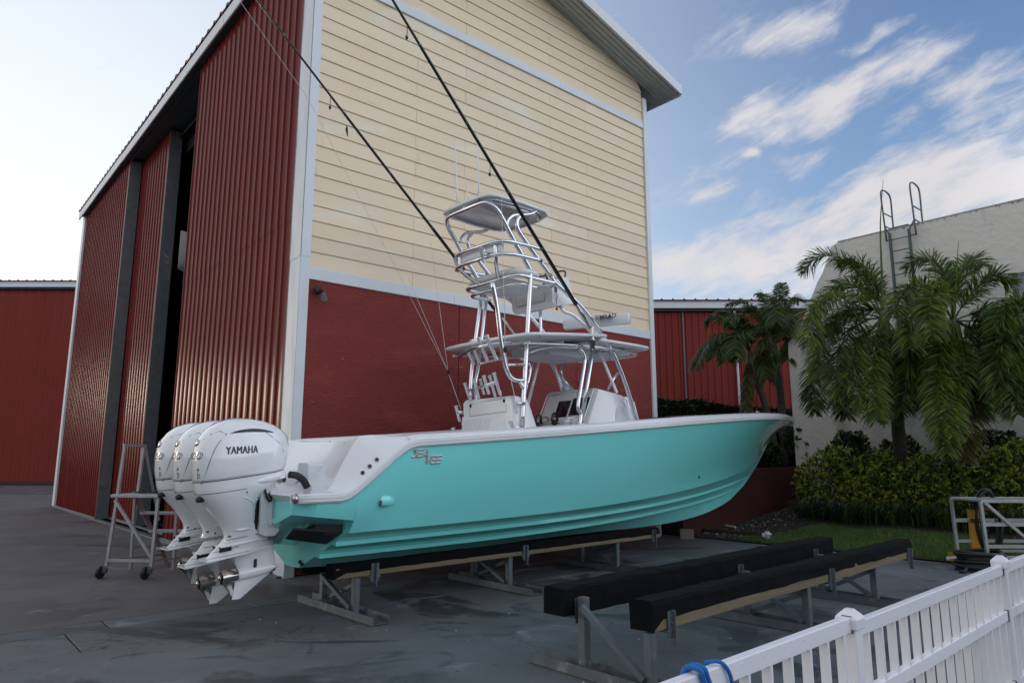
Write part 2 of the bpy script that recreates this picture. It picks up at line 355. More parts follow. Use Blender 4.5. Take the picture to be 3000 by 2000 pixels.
def smooth_path(P, k=6, closed=False):
    P = [np.array(p, float) for p in P]; n = len(P); R = []
    rngi = range(n if closed else n-1)
    for i in rngi:
        p1 = P[i]; p2 = P[(i+1) % n]; p0 = P[(i-1) % n] if (closed or i > 0) else p1*2-p2; p3 = P[(i+2) % n] if (closed or i < n-2) else p2*2-p1
        for j in range(k):
            t = j/k; R.append(.5*((2*p1)+(p2-p0)*t+(2*p0-5*p1+4*p2-p3)*t*t+(-p0+3*p1-3*p2+p3)*t**3))
    if not closed: R.append(P[-1])
    return R
DG = None
def text_mesh(body, size=1., shear=0., offset=0., spacing=1., xs=1., bold=0):
    cu = bpy.data.curves.new('t', 'FONT'); cu.body = body; cu.size = size; cu.shear = shear; cu.offset = offset; cu.space_character = spacing; cu.resolution_u = 3
    o = bpy.data.objects.new('t', cu); COL.objects.link(o)
    dg = bpy.context.evaluated_depsgraph_get(); me = o.evaluated_get(dg).to_mesh()
    V = [(q.co.x*xs, q.co.y) for q in me.vertices]; F = [tuple(p.vertices) for p in me.polygons]
    o.to_mesh_clear(); bpy.data.objects.remove(o); bpy.data.curves.remove(cu)
    x0 = min(p[0] for p in V); x1 = max(p[0] for p in V); y0 = min(p[1] for p in V); y1 = max(p[1] for p in V)
    V = [((p[0]-x0)/(x1-x0), (p[1]-y0)/(y1-y0)) for p in V]
    if bold:                                                # thicker strokes: copies a hair apart
        n = len(V); V0, F0 = list(V), list(F); V = []; F = []
        for q, dx in enumerate((-bold, 0, bold)): V += [(x*(1-2*bold)+bold+dx, y) for x, y in V0]; F += [tuple(i+q*n for i in f) for f in F0]
    return V, F           # normalised 0..1 in both directions

# ------------------------------------------------------------------ setting frames
UG = az(49.5); VG = az(-41.4); NG = az(139.5)            # along the gable wall, along the door wall, out of the gable wall
K0 = np.array([-3.41, 10.58, 0.])
UW = np.array([-VG[1], VG[0], 0])*-1.                    # square to the door wall, inward
def K(u, v, z=0.): return K0 + UG*u + VG*v + Z3*z
_Mi = np.linalg.inv(np.array([UG[:2], VG[:2]]).T)
def toK(P): q = _Mi @ (np.array(P[:2])-K0[:2]); return q[0], q[1]

# ground
g = MB(); g.add([(-900, -300, -.16), (900, -300, -.16), (900, 1500, -.16), (-900, 1500, -.16)], [(0, 1, 2, 3)])
ground = struct('ground', g, 'concrete_dark')
yard = MB(); yard.add([K(-60, -40, -.10), K(9.1, -40, -.10), K(9.1, 60, -.10), K(-60, 60, -.10)], [(0, 1, 2, 3)])
yard_o = struct('concrete_yard', yard, 'concrete_dark')
ve = [-24, -15, -10.5, -6.6, -2.6, -1.77, -1.36, 3.2, 7.6, 12, 16.4, 21, 28, 36, 46, 58]
for j in range(len(ve)-1):
    v0, v1 = ve[j], ve[j+1]
    narrow = (v1-v0) < .9
    step = 1.55 if (v1-v0) < .5 else (3.1 if narrow else (7.3 if v0 < -1.5 else 5.2))
    off = {0: 0, 1: 2.1, 2: .6, 3: 1.5, 4: 0.4}.get(j % 5, 0)
    ue = list(np.arange(-46-off, 9.1, step))+[9.1] if v0 < 20.5 else list(np.arange(-46-off, 20, step))+[20.]
    if ue[-1]-ue[-2] < .7: ue.pop(-2)
    for i in range(len(ue)-1):
        u0, u1 = ue[i], ue[i+1]
        c = K((u0+u1)/2, (v0+v1)/2)
        if c[1] < -3 or (-1.4 <= v0 < 20.5 and u0 > -.5) or abs(c[0]) > c[1]*1.1+9: continue
        if -1.4 <= v0 < 20.5 and u1 > -.06: u1 = -.06
        gp = .007; dz = rng.uniform(-.004, .004); ti = rng.uniform(-.002, .002)
        m = MB()
        A = [(u0+gp, v0+gp), (u1-gp, v0+gp), (u1-gp, v1-gp), (u0+gp, v1-gp)]
        b = .006
        B = [(u0+gp+b, v0+gp+b), (u1-gp-b, v0+gp+b), (u1-gp-b, v1-gp-b), (u0+gp+b, v1-gp-b)]
        lip = .018 if abs(v1+1.36) < .01 and False else 0
        R0 = [K(p, q, -.095) for p, q in A]; R1 = [K(p, q, dz-.006) for p, q in A]; R2 = [K(p, q, dz+ti*(k < 2)) for k, (p, q) in enumerate(B)]
        m.loft([R0, R1, R2], cap0=False)
        build('concrete_slab', m, 'concrete' if v0 < -1.5 else 'concrete_warm_light', yard_o)
    if abs(v1+1.36) < .01 and u1 < -1.0:
        m = MB(); m.bbox(K((u0+u1)/2, v1-.02, .008), (u1-u0-.03, .028, .022), (UG, VG, Z3), .004); build('worn_edge', m, 'worn_edge', yard_o)
# apron under the gable wall edge: slabs between the drain strip and the wall
for u0 in np.arange(-.06, 9, 2.3):
    u1 = min(u0+2.3, 9.1); m = MB()
    A = [(u0+.006, -1.353), (u1-.006, -1.353), (u1-.006, -.0), (u0+.006, -.0)]
    m.loft([[K(p, q, -.095) for p, q in A], [K(p, q, rng.uniform(0, .003)) for p, q in A]], cap0=False)
    build('concrete_slab', m, 'concrete_warm_light', yard_o)

# garden ground rising to the white building
GU = 9.12
def gz(u, v):
    d = max(u-GU, 0.)
    z = .02+.05*min(d, 1.5)+.12*max(d-1.5, 0)
    if u > 14.6: z = .02+.075+.12*3.6+.05*(u-14.6)
    return z + .03*mnoise.noise((u*.8, v*.8, 3.)) * min(d, 1.)
us = list(np.linspace(GU, 15.5, 30))+[18, 24, 40]; vs = list(np.linspace(-22, -.5, 60))
m = MB(); m.add([K(u, v, gz(u, v)) for u in us for v in vs], [(i*60+j, (i+1)*60+j, (i+1)*60+j+1, i*60+j+1) for i in range(len(us)-1) for j in range(59)])
struct('garden_bed', m, 'soil', smooth=True)
m = MB(); m.add([K(9.14, -.52, 1.42), K(60, -.52, 1.42), K(60, 60, 1.42), K(9.14, 60, 1.42)], [(0, 1, 2, 3)])
m.add([K(9.14, -.52, 1.42), K(9.14, 60, 1.42), K(9.14, 60, -.1), K(9.14, -.52, -.1)], [(0, 1, 2, 3)])
struct('raised_bed', m, 'soil')

# ------------------------------------------------------------------ the boat barn
GW = 8.98                              # gable wall width (from K0)
def rake(u):                           # underside of the roof over the gable wall
    return 12.44 - .26*abs(u-4.41)
barn = thing('boat_barn', 'tall gabled boat barn with cream siding, red base and open red sliding doors', 'barn', K(0, 0))
# red stucco base in panels
for u0, u1 in ((.15, 3.15), (3.165, 6.32), (6.335, GW-.12)):
    m = MB(); m.prism([K(u0, -.02, .02), K(u1, -.02, .02), K(u1, -.02, 4.60), K(u0, -.02, 4.60)], VG*.06)
    build('stucco_panel', m, 'red_stucco', barn)
m = MB(); m.prism([K(.1, .05, 0), K(GW-.05, .05, 0), K(GW-.05, .05, 10.95), K(4.41, .05, 12.3), K(.1, .05, 11.0)], VG*.12)
build('gable_wall', m, 'dark_steel', barn)
# lap boards
EXP = .2635
def board(u0, u1, z0, z1, first, last):
    ua0, ua1 = u0+.003, u1-.003; ub0, ub1 = ua0, ua1
    def clip(u, z, s):
        lim = (12.42-z)/.26
        return max(u, 4.41-lim) if s < 0 else min(u, 4.41+lim)
    a0, a1 = clip(ua0, z0, -1), clip(ua1, z0, 1); b0, b1 = clip(ub0, z1, -1), clip(ub1, z1, 1)
    if a1-a0 < .05: return
    if b1 < b0: b0 = b1 = (a0+a1)/2
    j = rng.uniform(0, .004); m = MB()
    m.add([K(a0, -.024-j, z0), K(a1, -.024-j, z0), K(b1, -.006, z1), K(b0, -.006, z1), K(a0, .05, z0), K(a1, .05, z0), K(b1, .05, z1), K(b0, .05, z1)],
          [(0, 1, 2, 3), (0, 4, 5, 1), (1, 5, 6, 2), (3, 7, 4, 0), (2, 6, 7, 3)])
    build('siding_board', m, 'siding', barn)
def course(z0, z1, k):
    js = [2.11, 5.59] if k % 2 == 0 else [3.25, 6.74]
    e = [.15]+js+[GW-.12]
    for i in range(3): board(e[i], e[i+1], z0, z1, i == 0, i == 2)
for k in range(20): course(4.80+k*EXP, 4.80+(k+1)*EXP-.004 if k < 19 else 10.06, k)
for k in range(9):
    z0 = 10.25+k*EXP; course(z0, z0+EXP-.004, k+1)
# bands: two lengths each, slightly proud
def band(z0, z1, cuts):
    for i in range(len(cuts)-1):
        m = MB(); m.bbox(K((cuts[i]+cuts[i+1])/2, -.022, (z0+z1)/2), (cuts[i+1]-cuts[i]-.004, .05, z1-z0), (UG, NG, Z3), .006)
        build('band_board', m, 'white_trim', barn)
band(4.595, 4.795, [.15, 3.02, 5.95, GW-.12]); band(10.065, 10.245, [.15, 3.0, 5.9, GW-.12])
# corner flashing: front strip and dented side strip, two lengths
for z0, z1, o in ((0.0, 4.98, .0), (4.95, 11.0, .006)):
    m = MB(); m.box(K(.073, -.03-o, (z0+z1)/2), (.155, .06, z1-z0), (UG, NG, Z3))
    build('corner_flashing', m, 'white_trim', barn)
    nz_, nv_ = int((z1-z0)*7), 6; V = []
    for i in range(nz_+1):
        for j in range(nv_+1):
            z = z0+(z1-z0)*i/nz_; v = -.055+.42*j/nv_; e = math.sin(math.pi*j/nv_)
            d = .03*e*mnoise.noise((z*1.3, v*5., 1.7+o))+.02*e*max(0, mnoise.noise((z*3.1, v*6., 9.)))
            V.append(K(-.008-o+d, v, z))
    m = MB(); m.add(V, [(i*(nv_+1)+j, (i+1)*(nv_+1)+j, (i+1)*(nv_+1)+j+1, i*(nv_+1)+j+1) for i in range(nz_) for j in range(nv_)])
    m.box(K(.05, .355, (z0+z1)/2), (.10, .012, z1-z0), (UG, VG, Z3))
    build('corner_flashing', m, 'white_trim', barn, smooth=True)
m = MB(); m.box(K(GW-.055, -.03, 5.45), (.13, .07, 10.9), (UG, NG, Z3)); build('corner_flashing', m, 'white_trim', barn)
m = MB(); m.box(K(GW+.02, .25, 5.4), (.04, .6, 10.8), (UG, VG, Z3)); build('corner_flashing', m, 'white_trim', barn)
# right long wall and back, roof slopes
m = MB(); m.prism([K(GW-.02, .5, 0), K(GW-.02, 20.6, 0), K(GW-.02, 20.6, 11.0), K(GW-.02, .5, 11.0)], -UG*.1); m.prism([K(.1, 20.5, 0), K(GW, 20.5, 0), K(GW, 20.5, 11.), K(4.41, 20.5, 12.3), K(.1, 20.5, 11.)], VG*.1)
build('rear_wall', m, 'red_metal', barn)
RO, EO, TH = .62, .72, .04              # rake overhang, eave overhang
def roofz(u): return 12.47 - (.26 if u > 4.41 else .2150)*abs(u-4.41)
for sgn in (1, -1):
    ue_ = 4.41+sgn*(4.57+EO) if sgn > 0 else 4.41-(4.41+.20)
    m = MB(); prof = []
    nr = int((20.9+RO)/.42)
    for i in range(nr+1):               # ribs along the slope, one every 30 cm
        v = -RO+i*.42
        for dv, dz in ((0, .0), (.03, .06), (.09, .06), (.12, 0)): prof.append((v+dv, dz))
    P0 = [K(4.41, v, roofz(4.41)+dz+TH) for v, dz in prof]; P1 = [K(ue_, v, roofz(ue_)+dz+TH) for v, dz in prof]
    Q0 = [K(4.41, v, roofz(4.41)+dz) for v, dz in prof]; Q1 = [K(ue_, v, roofz(ue_)+dz) for v, dz in prof]
    n = len(prof); m.add(P0+P1+Q0+Q1, [(i, i+1, n+i+1, n+i) for i in range(n-1)]+[(2*n+i, 3*n+i, 3*n+i+1, 2*n+i+1) for i in range(n-1)]+[(n+i, n+i+1, 3*n+i+1, 3*n+i) for i in range(n-1)])
    build('roof_sheet', m, 'red_metal' if sgn < 0 else 'soffit', barn)
    # ribbed soffit sheet under the gable overhang
    m = MB(); R0, R1 = [], []
    for i in range(5):
        v = -RO+.02+i*.125
        for dv, dz in ((0, -.02), (.035, -.02), (.05, -.05), (.075, -.05), (.09, -.02)):
            if v+dv > -.02: continue
            R0.append(K(4.41, v+dv, roofz(4.41)+dz)); R1.append(K(ue_, v+dv, roofz(ue_)+dz))
    R0.append(K(4.41, -.03, roofz(4.41)-.02)); R1.append(K(ue_, -.03, roofz(ue_)-.02))
    n = len(R0); m.add(R0+R1, [(i, i+1, n+i+1, n+i) for i in range(n-1)])
    build('soffit_sheet', m, 'soffit', barn)
    m = MB(); a_ = K(4.41, -RO-.01, roofz(4.41)+.0); b_ = K(ue_, -RO-.01, roofz(ue_)+.0)
    m.prism([a_-Z3*.06, b_-Z3*.06, b_+Z3*.20, a_+Z3*.20], NG*.045)
    build('rake_trim', m, 'white_trim', barn)
    if sgn > 0:
        m = MB(); m.prism([K(ue_, -RO, roofz(ue_)-.06), K(ue_, 21., roofz(ue_)-.06), K(ue_, 21., roofz(ue_)+.14), K(ue_, -RO, roofz(ue_)+.14)], UG*.04)
        build('fascia', m, 'soffit', barn)
# fascia over the doors, in lengths
for v0, v1 in ((-RO, 4.2), (4.2, 8.9), (8.9, 13.6), (13.6, 17.6), (17.6, 20.75)):
    m = MB(); o = rng.uniform(0, .012)
    m.bbox(K(-.17-o, (v0+v1)/2, 11.27+rng.uniform(-.006, .006)), (v1-v0-.004, .05, .30), (VG, UW, Z3), .012)
    build('fascia', m, 'white_trim', barn)
m = MB(); m.box(K(.32, 10.4, 11.22), (20.3, .9, .05), (VG, UW, Z3)); m.box(K(.02, 10.4, 11.14), (20.3, .05, .08), (VG, UW, Z3))
build('door_track', m, 'door_edge', barn)
m = MB(); m.box(K(.86, 10.4, 10.9), (20.3, .06, .7), (VG, UW, Z3)); build('header_beam', m, 'interior', barn)
m = MB(); m.box(K(.0, 20.42, 5.6), (.42, .12, 11.15), (VG, UW, Z3)); build('corner_flashing', m, 'white_trim', barn)
# ribbed sliding doors
def ribbed(u, v0, v1, z0, z1, pitch, h=.03, up=0.0):
    m = MB(); P = []
    n = int(round((v1-v0)/pitch)); pt = (v1-v0)/n
    for i in range(n):
        v = v0+i*pt
        for f, d in ((0, 0), (.03, 0), (.76, 0), (.78, .10), (.82, .88), (.84, 1), (.90, 1), (.92, .88), (.965, .10)): P.append((v+f*pt, -h*d))
    P.append((v1, 0)); N_ = len(P)
    rows = [z0+(z1-z0)*k/6 for k in range(7)]
    V = [K(u+d-up+.004*mnoise.noise((v*.7, z*.4, 2.)), v, z) for z in rows for v, d in P]
    m.add(V, [(k*N_+i+1, k*N_+i, (k+1)*N_+i, (k+1)*N_+i+1) for k in range(6) for i in range(N_-1)])
    return m
def sliding_door(u, v0, v1, top, mid, pitch, label):
    th = .30; fr = MB(); fr.box(K(u+.02+th/2-.01, (v0+v1)/2, top/2+.01), (v1-v0, th-.02, top-.04), (VG, UW, Z3))
    d = build('sliding_door', fr, 'door_edge', barn); d['label'] = label
    build('ribbed_sheet', ribbed(u, v0+.02, v1-.02, .05, mid, pitch), 'red_metal', d, smooth=True)
    build('ribbed_sheet', ribbed(u, v0+.02, v1-.02, mid-.06, top, pitch, up=.006), 'red_metal', d, smooth=True)
    e = MB(); e.box(K(u+th/2, v0-.004, top/2+.01), (.012, th+.03, top), (VG, UW, Z3)); build('edge_plate', e, 'door_edge', d)
    e = MB(); e.box(K(u-.005, (v0+v1)/2, .03), (v1-v0, .07, .06), (VG, UW, Z3)); build('bottom_rail', e, 'galvanised', d)
    e = MB()
    for z in np.arange(.25, top, .9):
        for q in (.05, .25): e.lathe(K(u+q, v0-.009, z), -VG, [(0, .012), (.008, .010), (.009, 0)], 6)
    build('bolt_row', e, 'galvanised', d); return d
sliding_door(-.0, .36, 6.28, 11.12, 5.72, .29, 'nearest red ribbed door with amber glints at the corner')
sliding_door(.36, 10.15, 15.5, 11.10, 5.3, .29, 'middle red ribbed door set one track back')
sliding_door(-.0, 13.2, 20.0, 11.12, 5.4, .29, 'farthest red ribbed door with wide galvanised edge')
m = MB(); m.box(K(-.02, 10.2, .012), (20.4, .14, .03), (VG, UW, Z3)); m.box(K(.36, 10.2, .012), (20., .10, .03), (VG, UW, Z3)); build('floor_track', m, 'galvanised', barn)
# dim interior: walls, floor, rack posts and shelves with the bow of a stored boat
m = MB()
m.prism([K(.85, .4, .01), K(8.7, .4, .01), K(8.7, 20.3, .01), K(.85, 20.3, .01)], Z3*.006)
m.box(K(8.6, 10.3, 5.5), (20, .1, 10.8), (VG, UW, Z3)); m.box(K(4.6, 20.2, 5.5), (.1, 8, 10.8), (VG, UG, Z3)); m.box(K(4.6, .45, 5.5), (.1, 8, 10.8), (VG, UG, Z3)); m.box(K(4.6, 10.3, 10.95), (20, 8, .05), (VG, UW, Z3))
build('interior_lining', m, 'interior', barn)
for v in (8.4, 12.6, 16.5):
    m = MB(); m.box(K(2.6, v, 5.4), (.2, .2, 10.8), (VG, UW, Z3)); build('rack_post', m, 'dark_steel', barn)
for z in (2.6, 4.9, 7.3):
    m = MB(); m.box(K(2.5, 12.4, z), (8.6, .18, .2), (VG, UW, Z3)); build('rack_beam', m, 'dark_steel', barn)
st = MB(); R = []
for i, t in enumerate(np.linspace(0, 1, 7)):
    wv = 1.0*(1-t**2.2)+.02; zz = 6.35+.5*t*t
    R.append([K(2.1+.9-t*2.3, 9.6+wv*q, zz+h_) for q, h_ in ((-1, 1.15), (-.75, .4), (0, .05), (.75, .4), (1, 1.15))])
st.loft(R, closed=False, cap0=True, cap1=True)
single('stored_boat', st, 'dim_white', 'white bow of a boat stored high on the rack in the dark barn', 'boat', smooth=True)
# flood light on the red wall
lx = thing('wall_light', 'small grey flood lamp on the red wall below the white band', 'wall lamp', K(.31, -.09, 4.36))
m = MB(); m.lathe(K(.29, -.08, 4.42), NG, [(0, .075), (.03, .075), (.06, .05), (.065, .01)], 14); m.tube([K(.30, -.12, 4.42), K(.33, -.19, 4.40), K(.335, -.20, 4.33)], .02); build('mount', m, 'dark_steel', lx, auto=40)
m = MB(); m.lathe(K(.34, -.19, 4.36), -Z3*1.+NG*.45, [(0, .02), (.02, .04), (.08, .045), (.13, .068), (.145, .068)], 14); build('lamp_shade', m, 'galvanised', lx, auto=40)
m = MB(); m.lathe(K(.34, -.19, 4.36)+(-Z3+NG*.45)/1.097*.143, -Z3*1.+NG*.45, [(0, .06), (.012, .045), (.018, .01)], 14); build('lens', m, 'tan', lx, smooth=True)

# ------------------------------------------------------------------ other red buildings
def far_barn(name, label, x0, x1, Y, ztop, pitch, seams, pipes):
    t = thing(name, label, 'barn', ((x0+x1)/2, Y, 0))
    n = int((x1-x0)/pitch); m = MB(); P = []
    for i in range(n):
        x = x0+i*pitch
        for f, d in ((0, 0), (.55, 0), (.65, 1), (.82, 1), (.92, 0)): P.append((x+f*pitch, -.05*d))
    P.append((x1, 0)); N_ = len(P); zs = [.25, ztop*.45, ztop-.55]
    m.add([(x, Y+d, z) for z in zs for x, d in P], [(k*N_+i, k*N_+i+1, (k+1)*N_+i+1, (k+1)*N_+i) for k in range(2) for i in range(N_-1)])
    build('ribbed_wall', m, 'far_red', t)
    m = MB(); m.box(((x0+x1)/2, Y+6, ztop/2-.1), (x1-x0-.1, 11.9, ztop-.3)); build('shed_body', m, 'interior', t)
    m = MB(); m.box(((x0+x1)/2, Y-.02, .13), (x1-x0, .12, .24)); build('bottom_rail', m, 'dark_steel', t)
    m = MB(); m.box(((x0+x1)/2, Y-.25, ztop-.17), (x1-x0+.6, .12, .42)); build('fascia', m, 'white_trim', t)
    m = MB(); m.box(((x0+x1)/2, Y-.12, ztop-.47), (x1-x0+.2, .2, .12)); build('door_track', m, 'dark_steel', t)
    m = MB(); m.add([(x0-.3, Y-.4, ztop+.06), (x1+.3, Y-.4, ztop+.06), (x1+.3, Y+6, ztop+1.2), (x0-.3, Y+6, ztop+1.2), (x0-.3, Y-.4, ztop), (x1+.3, Y-.4, ztop)], [(0, 1, 2, 3), (4, 5, 1, 0)])
    for i in range(int((x1-x0)/.6)): m.box((x0+i*.6, Y-.38, ztop+.085), (.09, .06, .06))
    build('roof_sheet', m, 'red_metal', t)
    for x in seams:
        m = MB(); m.box((x, Y-.07, ztop*.5-.2), (.07, .05, ztop-.7)); build('door_seam', m, 'galvanised', t)
    for x in pipes:
        m = MB(); m.tube([(x, Y-.16, 1.), (x, Y-.16, ztop-.6), (x, Y-.05, ztop-.4)], .065, 8); build('downpipe', m, 'white_trim', t, smooth=True)
    return t
xr = lambda u, Y: at(u, 1342, Y)[0]
far_barn('storage_barn', 'red ribbed storage barn across the yard left of the boat barn', -58, xr(262, 46), 46, 13.75, .62, (xr(150, 46)*1.3,), ())
far_barn('storage_barn', 'red ribbed storage barn far behind the hedge and the palms', xr(1850, 36), xr(2420, 36), 36, 10.05, .36, (xr(2017, 36),), (xr(2173, 36),))

# ------------------------------------------------------------------ white building
WU = 14.8
wb = thing('white_building', 'white stucco building with curved parapet and algae along its top edge', 'building', K(WU, -4, .5))
prof = [(-.44, .4), (-.44, 5.08), (-.72, 5.35), (-.98, 5.8), (-1.2, 6.25), (-1.45, 6.75), (-1.62, 7.0), (-1.8, 7.4), (-1.92, 7.70), (-2.1, 7.77), (-9.5, 7.78), (-9.5, .4)]
WIN = (-7.6, -5.95, 4.75, 6.05)          # v0, v1, z0, z1
def wq(v, z): return K(WU, v, z)
m = MB()
outer = [wq(v, z) for v, z in prof[1:10]]
# wall skin with a window opening: polygons around it
m.ngon([wq(*prof[0])]+outer+[wq(WIN[1], 7.775), wq(WIN[1], .4)])
m.ngon([wq(WIN[1], 7.775), wq(WIN[0], 7.775), wq(WIN[0], WIN[3]), wq(WIN[1], WIN[3])]); m.ngon([wq(WIN[1], WIN[2]), wq(WIN[0], WIN[2]), wq(WIN[0], .4), wq(WIN[1], .4)])
m.ngon([wq(WIN[0], 7.775), wq(-9.5, 7.78), wq(-9.5, .4), wq(WIN[0], .4)])
a = [wq(v, z) for v, z in prof]
for i in range(len(a)-1): m.add([a[i], a[i+1], a[i+1]+UG*.3, a[i]+UG*.3], [(0, 1, 2, 3)])
for (va, za), (vb, zb) in (((WIN[0], WIN[2]), (WIN[1], WIN[2])), ((WIN[1], WIN[2]), (WIN[1], WIN[3])), ((WIN[1], WIN[3]), (WIN[0], WIN[3])), ((WIN[0], WIN[3]), (WIN[0], WIN[2]))):
    m.add([wq(va, za), wq(vb, zb), wq(vb, zb)+UG*.16, wq(va, za)+UG*.16], [(0, 1, 2, 3)])
m.box(K(WU+4.5, -5.9, 3.9), (7.8, 7.1, 7.4), (UG, VG, Z3)); m.box(K(WU+4.5, -1.4, 2.6), (7.8, 1.8, 4.6), (UG, VG, Z3))
build('wall', m, 'white_stucco', wb)
m = MB(); m.prism([wq(-2.1, 7.776), wq(-9.5, 7.786), wq(-9.5, 7.826), wq(-2.1, 7.816)], UG*.3); build('parapet_cap', m, 'algae', wb)
m = MB()
for k in range(60):
    v = rng.uniform(-9, -2.2); h_ = rng.uniform(.015, .06)*(3.5 if rng.random() < .10 else 1); w_ = rng.uniform(.01, .04)
    m.add([wq(v-w_, 7.775)-UG*.003, wq(v+w_, 7.775)-UG*.003, wq(v+w_*.2, 7.775-h_)-UG*.003, wq(v-w_*.3, 7.775-h_*.9)-UG*.003], [(0, 1, 2, 3)])
build('algae_streaks', m, 'algae', wb)['kind'] = 'stuff'
fr = MB(); c0, c1, z0, z1 = WIN
for (p, q) in (((c0, z0), (c1, z0)), ((c1, z0), (c1, z1)), ((c1, z1), (c0, z1)), ((c0, z1), (c0, z0)), ((c0, (z0+z1)/2), (c1, (z0+z1)/2))):
    fr.beam(wq(*p)+UG*.10, wq(*q)+UG*.10, .07, .07, UG)
win = build('window', fr, 'white_trim', wb)
for za, zb in ((z0, (z0+z1)/2), ((z0+z1)/2, z1)):
    m = MB(); m.prism([wq(c0+.03, za+.03)+UG*.10, wq(c1-.03, za+.03)+UG*.10, wq(c1-.03, zb-.03)+UG*.10, wq(c0+.03, zb-.03)+UG*.10], UG*.01); build('pane', m, 'glass', win)
for k in range(int((z1-z0)/.06)):
    m = MB(); m.box(K(WU+.15, (c0+c1)/2, z0+.04+k*.06), (c1-c0-.1, .035, .006), (VG, UG*.8+Z3*.6, np.cross(VG, UG*.8+Z3*.6))); build('blind_slat', m, 'white_trim', win)
# roof ladder
ld = thing('roof_ladder', 'grey steel roof ladder with tall looped handrails over the parapet', 'ladder', K(WU-.25, -3.75, 3))
lu = WU-.16
for v in (-3.53, -4.0):
    m = MB(); m.box(K(lu, v, 5.4), (.05, .09, 4.5), (VG, UG, Z3)); m.tube([K(lu, v, 7.62), K(lu+.05, v-np.sign(v+3.76)*-.12, 7.86)], .02); build('side_rail', m, 'galvanised', ld)
    o = .09 if v > -3.7 else -.16; o2 = -.02 if v > -3.7 else -.05
    P = smooth_path([K(lu+.0, v+o, 7.45), K(lu+.0, v+o+.02, 8.2), K(lu+.02, v+o+.04, 8.78), K(lu+.14, v+o+.035, 8.93), K(lu+.42, v+o+.02, 8.93), K(lu+.56, v+o, 8.78), K(lu+.56, v+o, 8.2), K(lu+.56, v+o, 7.5)], 4)
    m = MB(); m.tube(P, .022, 8); m.tube([K(lu, v+o+.02, 8.25), K(lu+.56, v+o, 8.25)], .018); m.tube([K(lu, v+o, 7.47), K(lu+.0, v, 7.47)], .018); m.tube([K(lu, v+o, 7.87), K(lu+.56, v+o, 7.87)], .018); build('handrail', m, 'galvanised', ld, smooth=True)
for z in np.arange(3.3, 7.8, .32):
    m = MB(); m.tube([K(lu, -3.53, z), K(lu, -4.0, z)], .014, 6); build('rung', m, 'galvanised', ld)
# retaining wall
rw = MB()
rw.prism([K(9.0, -.66, -.05), K(14.25, -.66, .2), K(14.25, -.66, 1.5), K(9.0, -.66, 1.5)], VG*.16)
rw.prism([K(14.25, -.70, .2), K(15.6, -.78, .2), K(15.6, -.78, 1.46), K(14.25, -.70, 1.53)], VG*.16)
single('retaining_wall', rw, 'dark_red_paint', 'low dark red garden wall behind the bow of the boat', 'wall')

# an unseen belt of trees, added to block low light: left open towards the sunset, it hides the horizon behind the camera
tb = MB(); prev = None
for k, a in enumerate(np.arange(78, 264.1, 1.5)):
    R_ = 46+3*mnoise.noise((a*.05, 0, 0)); h = 6.2+1.6*mnoise.noise((a*.13, 3, 0))+1.2*mnoise.noise((a*.6, 5, 0)); d = az(a)
    ring_ = [d*(R_-1.5)+Z3*-.1, d*(R_-2.2-.5*mnoise.noise((a, 1, 1)))+Z3*h*.5, d*(R_-1.2)+Z3*h*.88, d*(R_+.4)+Z3*h, d*(R_+2)+Z3*h*.85, d*(R_+2.5)-Z3*.1]
    if prev is not None: tb.loft([prev, ring_], closed=False, cap0=False, cap1=False)
    prev = ring_
o_ = build('treeline_blocker', tb, 'leaf_dark', None, True, np.zeros(3)); tag(o_, 'unseen dark belt of trees added behind the camera to block low light', 'trees', None, 'stuff')

# ------------------------------------------------------------------ the boat: s along the bow, w to starboard, z up
T0 = np.array([-2.44, 8.27, 0.]); BA = az(47); BB = az(137)
def B(s, w, z): return T0 + BA*s + BB*w + Z3*z
def bw(u, v, w):                        # photo point -> boat frame on the plane at lateral offset w
    q = onpl(u, v, T0+BB*w, BB); return np.array([(q-T0) @ BA, w, q[2]])
def Bs(P): return [B(*p) for p in P]
def c1(x, y): return 400+x/2.4125, 1150+y/2.4125
def c2(x, y): return 1280+x/4.48, 550+y/4.48
def c3(x, y): return 1280+x/3.485, 850+y/3.485
def tr(w, fn, pts): return [bw(*fn(*p), w) for p in pts]
boat = thing('fishing_boat', 'turquoise and white center console fishing boat with tall tower and three white outboards', 'boat', B(5, 0, .5))

def itp(s, X, Y): return float(np.interp(s, X, Y))
def poly(X, Y, d): c = np.polyfit(X, Y, d); return lambda s: float(np.polyval(c, s))
_sz = poly([.42, 1.36, 2.5, 3.82, 5.75, 8.06, 11.2, 12.9], [1.915, 1.97, 2.06, 2.17, 2.31, 2.49, 2.63, 2.655], 3)
def ws(s):
    t = (s-4.)/(12.9-4); return max(1.6*(1-max(t, 0)**2.4) - (0.18*((4-s)/4.5)**2 if s < 4 else 0), 0.0)
def railz(s):                           # rub rail centre line, with the drop to the swim platform aft
    k = [(-.9, 1.36), (-.34, 1.365), (-.24, 1.39), (-.14, 1.46), (.30, 1.81), (.40, 1.88), (.50, 1.912), (.62, _sz(.62))]
    return _sz(s) if s > .62 else itp(s, *zip(*k))
SE = [9.7, 10.25, 10.62, 10.92]         # where keel, strakes and chine meet the stem
zk = poly([0, 2, 4, 6, 7.35, 8.16, 9.06, 9.7], [.515, .52, .53, .555, .565, .61, .72, .90], 4)
z2 = poly([0, 3, 4.45, 6.03, 7.72, 9.15, 10.25], [.70, .72, .75, .80, .91, 1.05, 1.15], 3)
z1 = poly([-.18, 1.29, 2.92, 4.32, 6.14, 8.01, 9.75, 10.62], [.86, .87, .89, .94, 1.01, 1.12, 1.31, 1.39], 4)
